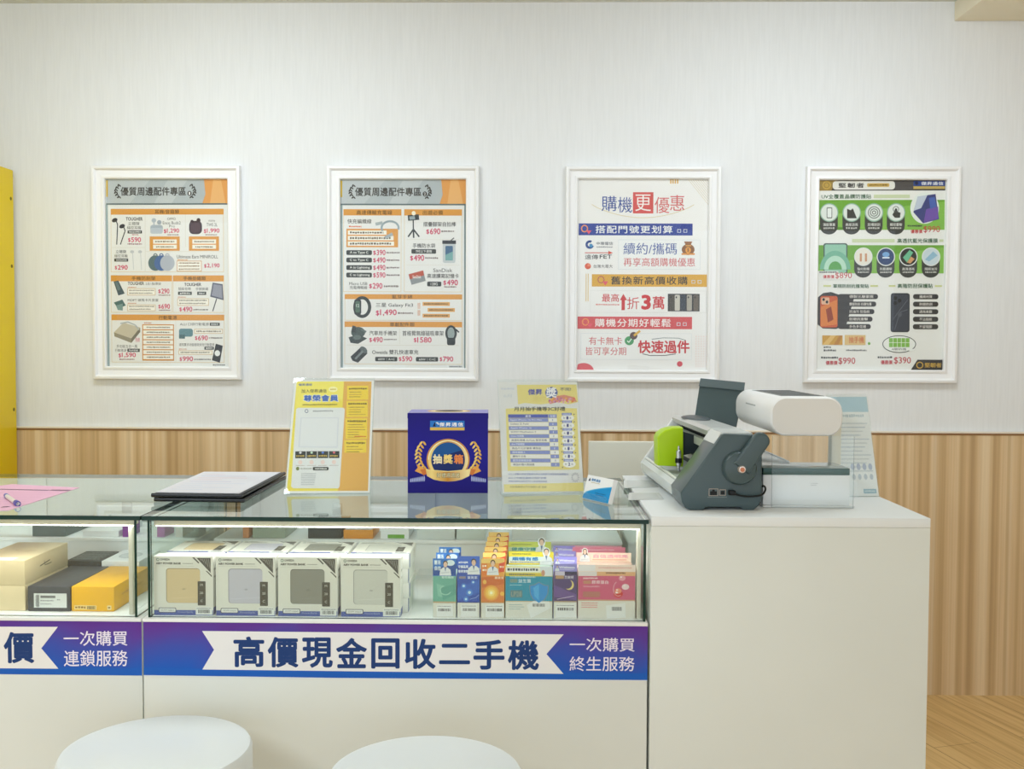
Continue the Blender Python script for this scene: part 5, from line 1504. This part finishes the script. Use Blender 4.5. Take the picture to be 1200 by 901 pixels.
a.poly([(438 + 150 * math.cos(rad(t_)), 562 + 156 * math.sin(rad(t_))) for t_ in range(-34, 190, 8)], (16, 40, 104), 5)
a.text('抽', 302, 512, 384, 598, (248, 232, 186), 0.045, 6); a.text('獎', 396, 512, 480, 598, (244, 214, 130), 0.045, 6); a.text('箱', 490, 512, 574, 598, (236, 140, 70), 0.045, 6)
for sg in (-1, 1):
    for k in range(9):
        t_ = rad(128 + k * 12.5)
        cx, cy = 438 + sg * -1 * 268 * math.cos(t_), 530 + 168 * math.sin(t_) * -1
        cx, cy = 438 - sg * 268 * math.cos(rad(-32 + k * 9.5)) , 520 + 200 * math.sin(rad(-32 + k * 9.5))
        a.ell(cx - 16, cy, 22, 9, (244, 208, 110), 4, 12, -0.9); a.ell(cx + 16, cy, 22, 9, (232, 180, 76), 4, 12, 0.9 + math.pi / 2 * 0)
    s0 = 438 + sg * 220
    a.poly([(s0, 632), (s0 + sg * 62, 600), (s0 + sg * 50, 632), (s0 + sg * 76, 662), (s0 + sg * 10, 690), (s0 - sg * 20, 660)], (236, 168, 80), 5); a.poly([(s0 - sg * 20, 640), (s0 + sg * 30, 650), (s0, 700), (s0 - sg * 30, 690)], (214, 120, 56), 6)
rb = [(240, 648), (310, 656), (438, 664), (566, 656), (640, 646), (628, 706), (560, 738), (500, 752), (438, 756), (376, 752), (310, 738), (250, 706)]
a.poly(rb, GOLD, 7); a.line([(240, 650), (438, 666), (640, 648)], 7, (252, 228, 150), 8); a.text('好禮週週送', 336, 676, 544, 722, (70, 80, 60), 0.03, 9); a.text('好禮週週送', 340, 679, 540, 719, (246, 232, 190), 0.0, 10)
for sg in (-1, 1):
    for k in range(9):
        a.ell(438 + sg * (212 + k * 15), 730 + k * 2, 6, 26 - k, (176, 186, 232), 2, 12)
a.build('front_print', t, T3((0, -LD / 2 - 0.0008, LH / 2)))

# ================================================================== film cutter on the white counter
CZ = WZ + 0.0003
Y0 = atz(845, 598, CZ).y
Y1, YE_ = Y0 + 0.105, 2.425
cut = thing('film_cutter', 'dark grey film cutting machine with a lime green carriage on the white counter', 'machine', (at(845, 598, Y0).x, Y0, CZ))
CROT = rad(2.6)


def atc(px, py, Y):          # as at(), for parts that turn with the machine in the end
    return Matrix.Translation(cut.location) @ RZ(-CROT) @ Matrix.Translation(-cut.location) @ at(px, py, Y)


GREY = laminate('slate_plastic', (76, 92, 95), 4)
GREY.node_tree.nodes['Principled BSDF'].inputs['Roughness'].default_value = 0.28
DGREY = mat((44, 54, 58), 0.35)
SILV = mat((206, 210, 208), 0.3, 0.25)
NP = lambda px, py: (at(px, py, Y0).x, max(at(px, py, Y0).z, CZ))


def bev_prism(mb, pts, a0, a1, m, off=0.004, seg=3):
    bm = bmesh.new()
    A = [bm.verts.new((p[0], a0, p[1])) for p in pts]
    B = [bm.verts.new((p[0], a1, p[1])) for p in pts]
    n = len(pts)
    bm.faces.new(A); bm.faces.new(B[::-1])
    for i in range(n):
        bm.faces.new((A[i], B[i], B[(i + 1) % n], A[(i + 1) % n]))
    bmesh.ops.recalc_face_normals(bm, faces=bm.faces[:])
    ed = [e for e in bm.edges if abs(e.verts[0].co.y - e.verts[1].co.y) < 1e-6]
    bmesh.ops.bevel(bm, geom=ed, offset=off, segments=seg, profile=0.5, affect='EDGES')
    return mb.add_bm(bm, m)


cap = [(809, 598), (803, 595), (799, 588), (797.5, 577), (846, 510), (850, 508.5), (884, 509.5), (890, 512), (894, 518), (894, 582), (891, 592), (884, 598), (872, 598), (868, 594.5), (828, 594.5), (824, 598)]
bev_prism(MB(), [NP(*p) for p in cap], Y0, Y1, GREY, 0.004).build('end_cap', cut)
bev_prism(MB(), [NP(*p) for p in cap], YE_ - 0.014, YE_, mat((226, 229, 227), 0.3), 0.003).build('end_cap', cut)
MB().prism([NP(*p) for p in [(838, 520.5), (847, 507.5), (850, 507), (884, 508), (884, 509.5), (850, 508.9), (839.5, 522)]], Y0 + 0.012, Y1, mat((222, 226, 224), 0.25)).build('top_trim', cut)
MB().prism([NP(*p) for p in [(843, 510), (848, 506.5), (884, 507.5), (892, 514), (892, 522), (884, 516), (850, 514), (846, 517)]], Y1, YE_ - 0.014, SILV).build('top_cover', cut)
MB().prism([NP(*p) for p in [(886, 516), (892, 516), (892, 582), (886, 582)]], Y1, YE_ - 0.014, GREY).build('rear_panel', cut)
MB().prism([NP(*p) for p in [(858, 514), (863, 514), (863, 576), (858, 576)]], Y1, YE_ - 0.014, mat((34, 40, 42), 0.4)).build('inner_wall', cut)
for pts, c, nm in (([(845, 524), (853, 524), (853, 534), (845, 534)], (198, 206, 190), 'guide_rail'), ([(842, 549), (852, 549), (852, 556), (842, 556)], (200, 204, 202), 'guide_rail')):
    MB().prism([NP(*p) for p in pts], Y1, YE_ - 0.014, mat(c, 0.3, 0.2)).build(nm, cut)
MB().prism([NP(*p) for p in [(808, 573), (858, 571), (858, 576), (886, 576), (886, 592), (806, 592), (803, 584)]], Y1, YE_ - 0.014, mat((188, 194, 190), 0.3)).build('bed', cut)
MB().prism([NP(*p) for p in [(798, 576), (803, 571), (809, 573), (804, 584), (806, 592), (802, 591), (799, 586)]], Y1, YE_ - 0.014, mat((216, 222, 218), 0.2)).build('feed_lip', cut)
MB().tube([(NP(806, 570)[0], Y1, NP(806, 570)[1]), (NP(806, 570)[0], YE_ - 0.014, NP(806, 570)[1])], 0.0035, mat((228, 232, 226), 0.2), 12).build('feed_roller', cut)
# lime carriage, riding in front of the rails
YC = 2.165
CP = lambda px, py: (atc(px, py, YC).x, atc(px, py, YC).z)
car = bev_prism(MB(), [CP(*p) for p in [(770.5, 513), (773, 508.5), (779, 504), (788, 501.5), (800.5, 501), (801, 547), (771, 545.5)]], YC, YC + 0.055, mat((178, 216, 20), 0.35), 0.003).build('carriage', cut)
MB().prism([CP(*p) for p in [(801, 506), (820, 512), (820, 530), (801, 534)]], YC + 0.008, YC + 0.045, DGREY).build('carriage_bracket', cut)
bp = Vector((CP(794, 536)[0], YC - 0.009, 0))
zt, zb_ = CP(794, 522)[1], CP(794, 551)[1]
bl_ = MB().lathe([(0, zt), (0.0022, zt), (0.0022, zt - 0.008), (0.0052, zt - 0.010), (0.0052, zb_ + 0.012), (0.0034, zb_ + 0.010), (0.0034, zb_), (0, zb_)][::-1], mat((206, 210, 212), 0.2, 0.7), 20, T3((bp.x, bp.y, 0))).build('blade_holder', car)
MB().lathe([(0, zt - 0.026), (0.0072, zt - 0.026), (0.0072, zt - 0.036), (0, zt - 0.036)][::-1], mat((28, 30, 32), 0.3), 20, T3((bp.x, bp.y, 0))).build('clamp_ring', car)
# flattened thumb recess on the top cover
hp = atc(816, 488.5, 2.30)
MB().lathe([(0, 0.003), (0.6, 0.0028), (0.9, 0.0015), (1, 0)][::-1], mat((78, 88, 92), 0.4), 32, T3((NP(864, 507)[0], 2.30, NP(862, 506.7)[1] + 0.0002)) @ Matrix.Diagonal((0.030, 0.075, 1.6, 1))).build('top_knob', cut)
# raised film tray at the back
tl_, tr_ = atc(821, 443.5, 2.43), atc(873, 448.5, 2.365)
b0, b1 = atc(812.5, 500, 2.40), atc(861, 510, 2.335)
th = Vector((0.002, 0.005, 0))
vs = [tl_, tr_, b1, b0]
vs = [tuple(v) for v in vs] + [tuple(v + th) for v in vs]
tray = MB().raw(vs, [(3, 2, 1, 0), (4, 5, 6, 7), (0, 1, 5, 4), (1, 2, 6, 5), (2, 3, 7, 6), (3, 0, 4, 7)], GREY).build('film_tray', cut, smooth=False)
l0, l1 = atc(819, 452.5, 2.425), atc(872, 458, 2.36)
d_ = Vector((-0.002, -0.008, 0.001))
vs = [tl_ + d_, tr_ + d_, l1 + d_ * 0.6, l0 + d_ * 0.6, tl_, tr_, l1, l0]
MB().raw([tuple(v) for v in vs], [(3, 2, 1, 0), (4, 5, 6, 7), (0, 1, 5, 4), (1, 2, 6, 5), (2, 3, 7, 6), (3, 0, 4, 7)], mat((98, 112, 116), 0.4)).build('lip', tray, smooth=False)
# pressure lever on the near side
hc = at(866, 548, Y0)
lever = MB().lathe([(0, 0.016), (0.022, 0.0155), (0.029, 0.013), (0.0325, 0.008), (0.033, 0)][::-1], GREY, 48, T3((hc.x, Y0, hc.z)) @ RX(PI / 2)).build('pressure_lever', cut)
ae = at(890, 515.5, Y0)
dv = Vector((ae.x - hc.x, 0, ae.z - hc.z)); L_ = dv.length; an = math.atan2(dv.z, dv.x)
pts = []
r1, r2 = 0.018, 0.0165
for k in range(13):
    b_ = rad(-90 + 15 * k); pts.append((L_ + r2 * math.cos(b_) * 0.9, r2 * math.sin(b_)))
pts += [(0.0, r1), (0.0, -r1)]
Ma = T3((hc.x, 0, hc.z)) @ Matrix.Rotation(-an, 4, 'Y')
mb = MB()
bev_prism(mb, pts, Y0 - 0.021, Y0 - 0.0005, GREY, 0.005, 4)
mb.v = [tuple(Ma @ Vector(v)) for v in mb.v]
mb.build('arm', lever)
MB().lathe([(0, 0.020), (0.006, 0.0195), (0.0075, 0.017), (0.0075, 0.01)][::-1], mat((214, 200, 190), 0.25, 0.5), 24, T3((hc.x + 0.001, Y0 - 0.004, hc.z - 0.001)) @ RX(PI / 2)).build('axle_cap', lever)
MB().lathe([(0, 0.0212), (0.0042, 0.021), (0.0045, 0.018)][::-1], mat((176, 110, 80), 0.25, 0.6), 20, T3((hc.x + 0.001, Y0 - 0.004, hc.z - 0.001)) @ RX(PI / 2)).build('axle_screw', lever)
# ports
a = Art(quadbox(828, 570, 856, 586), 28 * Y0 / FPX, 16 * Y0 / FPX, 0.0001)
a.box(830.5, 572.5, 841.5, 581, 0.5, (196, 176, 160), (84, 98, 102), 1); a.poly([(832, 580), (832, 575.5), (834.5, 575.5), (834.5, 573.5), (837.5, 573.5), (837.5, 575.5), (840, 575.5), (840, 580)], (14, 14, 16), 3)
a.box(843, 573.5, 850.5, 580.5, 0.5, (196, 176, 160), (84, 98, 102), 1); a.rr(844.5, 575, 849, 579.5, 1, (14, 14, 16), 3); a.scrib(829, 582, 852, 582.8, (140, 150, 150), 2, 1.2)
pc = at(842, 578, Y0)
a.build('socket_panel', cut, T3((pc.x - cut.location.x, Y0 - 0.0001 - cut.location.y, pc.z - cut.location.z)))
MB().box(*[f(at(853, 577, Y0)) for f in (lambda p: p.x, lambda p: p.x + 0.012, lambda p: Y0 - 0.014, lambda p: Y0 - 0.0002, lambda p: p.z - 0.004, lambda p: p.z + 0.005)], mat((16, 18, 20), 0.4), 0.0015).build('plug', cut)
cab = [at(858, 577.5, Y0 - 0.01), at(866, 580.5, Y0 - 0.012), at(876, 582, Y0 - 0.012), at(887, 581.5, Y0 - 0.010), at(893, 580, Y0 - 0.006), at(896.5, 576.5, Y0 - 0.004), at(897.5, 572.5, Y0), at(896, 569.8, Y0 + 0.01), at(892.5, 571, Y0 + 0.03)]
fine = []
for i in range(len(cab) - 1):
    p0, p1, p2, p3 = cab[max(i - 1, 0)], cab[i], cab[i + 1], cab[min(i + 2, len(cab) - 1)]
    for k in range(6):
        u = k / 6
        fine.append(0.5 * ((2 * p1) + (p2 - p0) * u + (2 * p0 - 5 * p1 + 4 * p2 - p3) * u * u + (3 * p1 - p0 - 3 * p2 + p3) * u ** 3))
MB().tube(fine, 0.0019, mat((20, 24, 26), 0.35), 8).build('cable', cut)
cut.rotation_euler = (0, 0, CROT)

# ================================================================== white printer
PY = 1.965
pr_x1 = at(996, 570, PY).x
pr_x0 = NP(897, 540)[0] + 0.006
zt_ = at(950, 556.5, PY).z
prt = thing('film_printer', 'white film printer with a rounded head over a glass platform, right of the cutter', 'printer', ((pr_x0 + pr_x1) / 2, 2.1, CZ))
MB().box(pr_x0, at(1001.5, 590, PY).x, PY - 0.002, 2.07, CZ, CZ + 0.004, mat((238, 240, 240), 0.3), 0.001).build('base_plate', prt)
MB().box(pr_x0, pr_x1, PY, 2.065, CZ + 0.0041, zt_, mat((240, 241, 241), 0.35), 0.002).build('base', prt)
zg = at(950, 548.5, PY).z
MB().box(pr_x0, pr_x1 - 0.001, PY - 0.001, 2.065, zt_ + 0.0001, zg, mat((70, 96, 92), 0.12), 0.0006, mfun=lambda f: mat((34, 78, 72), 0.1) if abs(f.normal.z) < 0.5 else mat((150, 160, 158), 0.06)).build('glass_platform', prt)
lx = at(925, 541, 2.07).x
MB().box(pr_x0, lx, 2.0665, 2.37, zg - 0.022, zg, mat((196, 200, 200), 0.15), 0.001).build('feed_table', prt)
MB().box(lx - 0.003, lx, 2.0665, 2.37, zg + 0.0001, zg + 0.002, mat((244, 244, 244), 0.3)).box(pr_x0 + 0.01, pr_x0 + 0.03, 2.33, 2.36, CZ, zg - 0.0221, mat((230, 232, 232), 0.3)).build('feed_table_edge', prt)
h0, h1 = at(903, 488, PY), at(988, 488, PY)
hz0, hz1 = at(945, 511, PY).z, at(945, 465, PY).z
hw, hh_ = h1.x - h0.x, hz1 - hz0
hcx, hcz = (h0.x + h1.x) / 2, (hz0 + hz1) / 2


def pill(w, h, r, n=10):
    p = []
    for cx, cz, a0 in ((w / 2 - r, -h / 2 + r, -90), (w / 2 - r, h / 2 - r, 0), (-w / 2 + r, h / 2 - r, 90), (-w / 2 + r, -h / 2 + r, 180)):
        for k in range(n + 1):
            a_ = rad(a0 + 90 * k / n)
            p.append((cx + r * math.cos(a_), cz + r * math.sin(a_)))
    return p


YF = 2.31
mb = MB()
rings = [(0.003, -0.0), (0.0008, 0.002), (0.0, 0.005), (0.0, YF - PY - 0.016), (0.004, YF - PY - 0.006), (0.012, YF - PY)]
vs, fs = [], []
for ins, dy in rings:
    for x, z in pill(hw - 2 * ins, hh_ - 2 * ins, 0.030 - ins):
        vs.append((hcx + x, PY + dy, hcz + z))
n = 44
for i in range(len(rings) - 1):
    for k in range(n):
        k2 = (k + 1) % n
        fs.append((i * n + k, i * n + k2, (i + 1) * n + k2, (i + 1) * n + k))
fs.append(list(range(n))[::-1]); fs.append([(len(rings) - 1) * n + k for k in range(n)])
head = mb.raw(vs, fs, mat((244, 245, 245), 0.3)).build('head', prt)
MB().prism([(hcx + x, hcz + z) for x, z in pill(hw - 0.008, hh_ - 0.008, 0.026)], PY - 0.0012, PY + 0.001, mat((224, 223, 219), 0.4)).build('front_panel', head)
MB().box(hcx - hw * 0.30, hcx + hw * 0.30, PY + 0.03, YF - 0.05, hz1 - 0.001, hz1 + 0.0006, mat((120, 124, 124), 0.3), 0.0005).build('vent_grille', head)
for k in range(7):
    y_ = PY + 0.05 + k * 0.036
    MB().box(hcx - hw * 0.27, hcx + hw * 0.27, y_, y_ + 0.012, hz1 + 0.0007, hz1 + 0.0012, mat((84, 88, 88), 0.4)).build('vent_slot', head)
MB().box(h0.x - 0.0004, h0.x + 0.001, 2.10, 2.19, hcz + 0.012, hcz + 0.0145, mat((170, 174, 174), 0.4)).build('side_slot', head)
# column and arm behind the platform
cx0, cx1 = at(974, 530, 2.075).x, at(986, 530, 2.075).x
MB().box(cx0, cx1, 2.075, 2.10, CZ, hcz - 0.01, mat((226, 224, 208), 0.4), 0.004).build('column', prt)
MB().box(hcx, cx1 - 0.001, 2.077, 2.098, hcz - 0.0099, hcz + 0.012, mat((226, 224, 208), 0.4), 0.004).build('arm', prt)
# clear guard standing on the base plate, in front of the platform
gx0, gx1 = at(905, 540, PY - 0.006).x, at(1001, 540, PY - 0.006).x
zg0, zg1 = CZ + 0.0042, at(950, 510.5, PY).z
MB().box(gx0, gx1, PY - 0.0052, PY - 0.0032, zg0 - 0.004, zg1, ACRYL, 0, mfun=lambda f: ACRYL if abs(f.normal.y) > 0.9 else mat((110, 122, 120), 0.2)).build('clear_guard', prt)
a = Art(quadbox(0, 0, 100, 60), 0.028, 0.017, 0.0001)
a.scrib(20, 24, 70, 28, (170, 172, 172), 1); a.scrib(20, 36, 60, 40, (180, 182, 182), 1)
pc = at(955, 567, PY)
a.build('label_print', prt, T3((pc.x - prt.location.x, PY - 0.0001 - prt.location.y, pc.z - prt.location.z)))

# ---- leaflet stand at the end of the white counter
def faint_art(W_, H_):
    a = Art(quadbox(0, 0, 600, 900), W_, H_, 0.00005)
    a.rect(0, 0, 600, 900, (248, 251, 251), 1); a.rect(0, 0, 600, 140, (192, 220, 233), 2); a.scrib(180, 160, 520, 190, (200, 214, 220), 3)
    for k in range(13):
        a.scrib(60 + 20 * (k % 3), 240 + k * 36, 560 - 40 * (k % 4), 252 + k * 36, random.choice(((206, 216, 222), (196, 208, 220), (214, 220, 222))), 3)
    for k in range(4):
        a.ell(260 + k * 88, 640, 30, 30, (196, 206, 226), 3); a.ell(260 + k * 88, 730, 26, 26, (206, 216, 224), 3)
    a.rect(380, 838, 570, 878, (170, 202, 216), 3); a.scrib(400, 850, 550, 866, (226, 238, 242), 4)
    return a


M, w, h = slant_frame((979, 582), (1034.5, 582.5), 2.18, (969, 460), (1015, 461.5), CZ + 0.0002)
acrylic_stand('leaflet_stand', 'clear stand with a pale leaflet at the right end of the white counter', M, w, h, faint_art, CZ + 0.0002, foot=0.07)

# ---- loose clear film sheets at the left end of the white counter
for lb, q in (('clear film sheet lying on the seam between the glass and the white counter', [(736, 586), (778, 585), (772, 577.5), (737, 577.5)]), ('clear film sheet lying further back on the white counter, behind the first sheet', [(731, 572), (772, 571), (764, 563), (731, 562.5)])):
    P = [atz(x, y, CZ) for x, y in q]
    c = sum(P, Vector()) / 4
    t = thing('film_sheet', lb, 'film sheet', (c.x, c.y, CZ))
    MB().prism([(p.x, p.y) for p in P], CZ, CZ + 0.0006, mat((218, 221, 218), 0.15), 'Z').build('sheet', t)
    MB().prism([(p.x, p.y) for p in [c + (v - c) * 0.8 for v in P]], CZ + 0.0007, CZ + 0.0009, mat((206, 210, 207), 0.1), 'Z').build('liner', t)
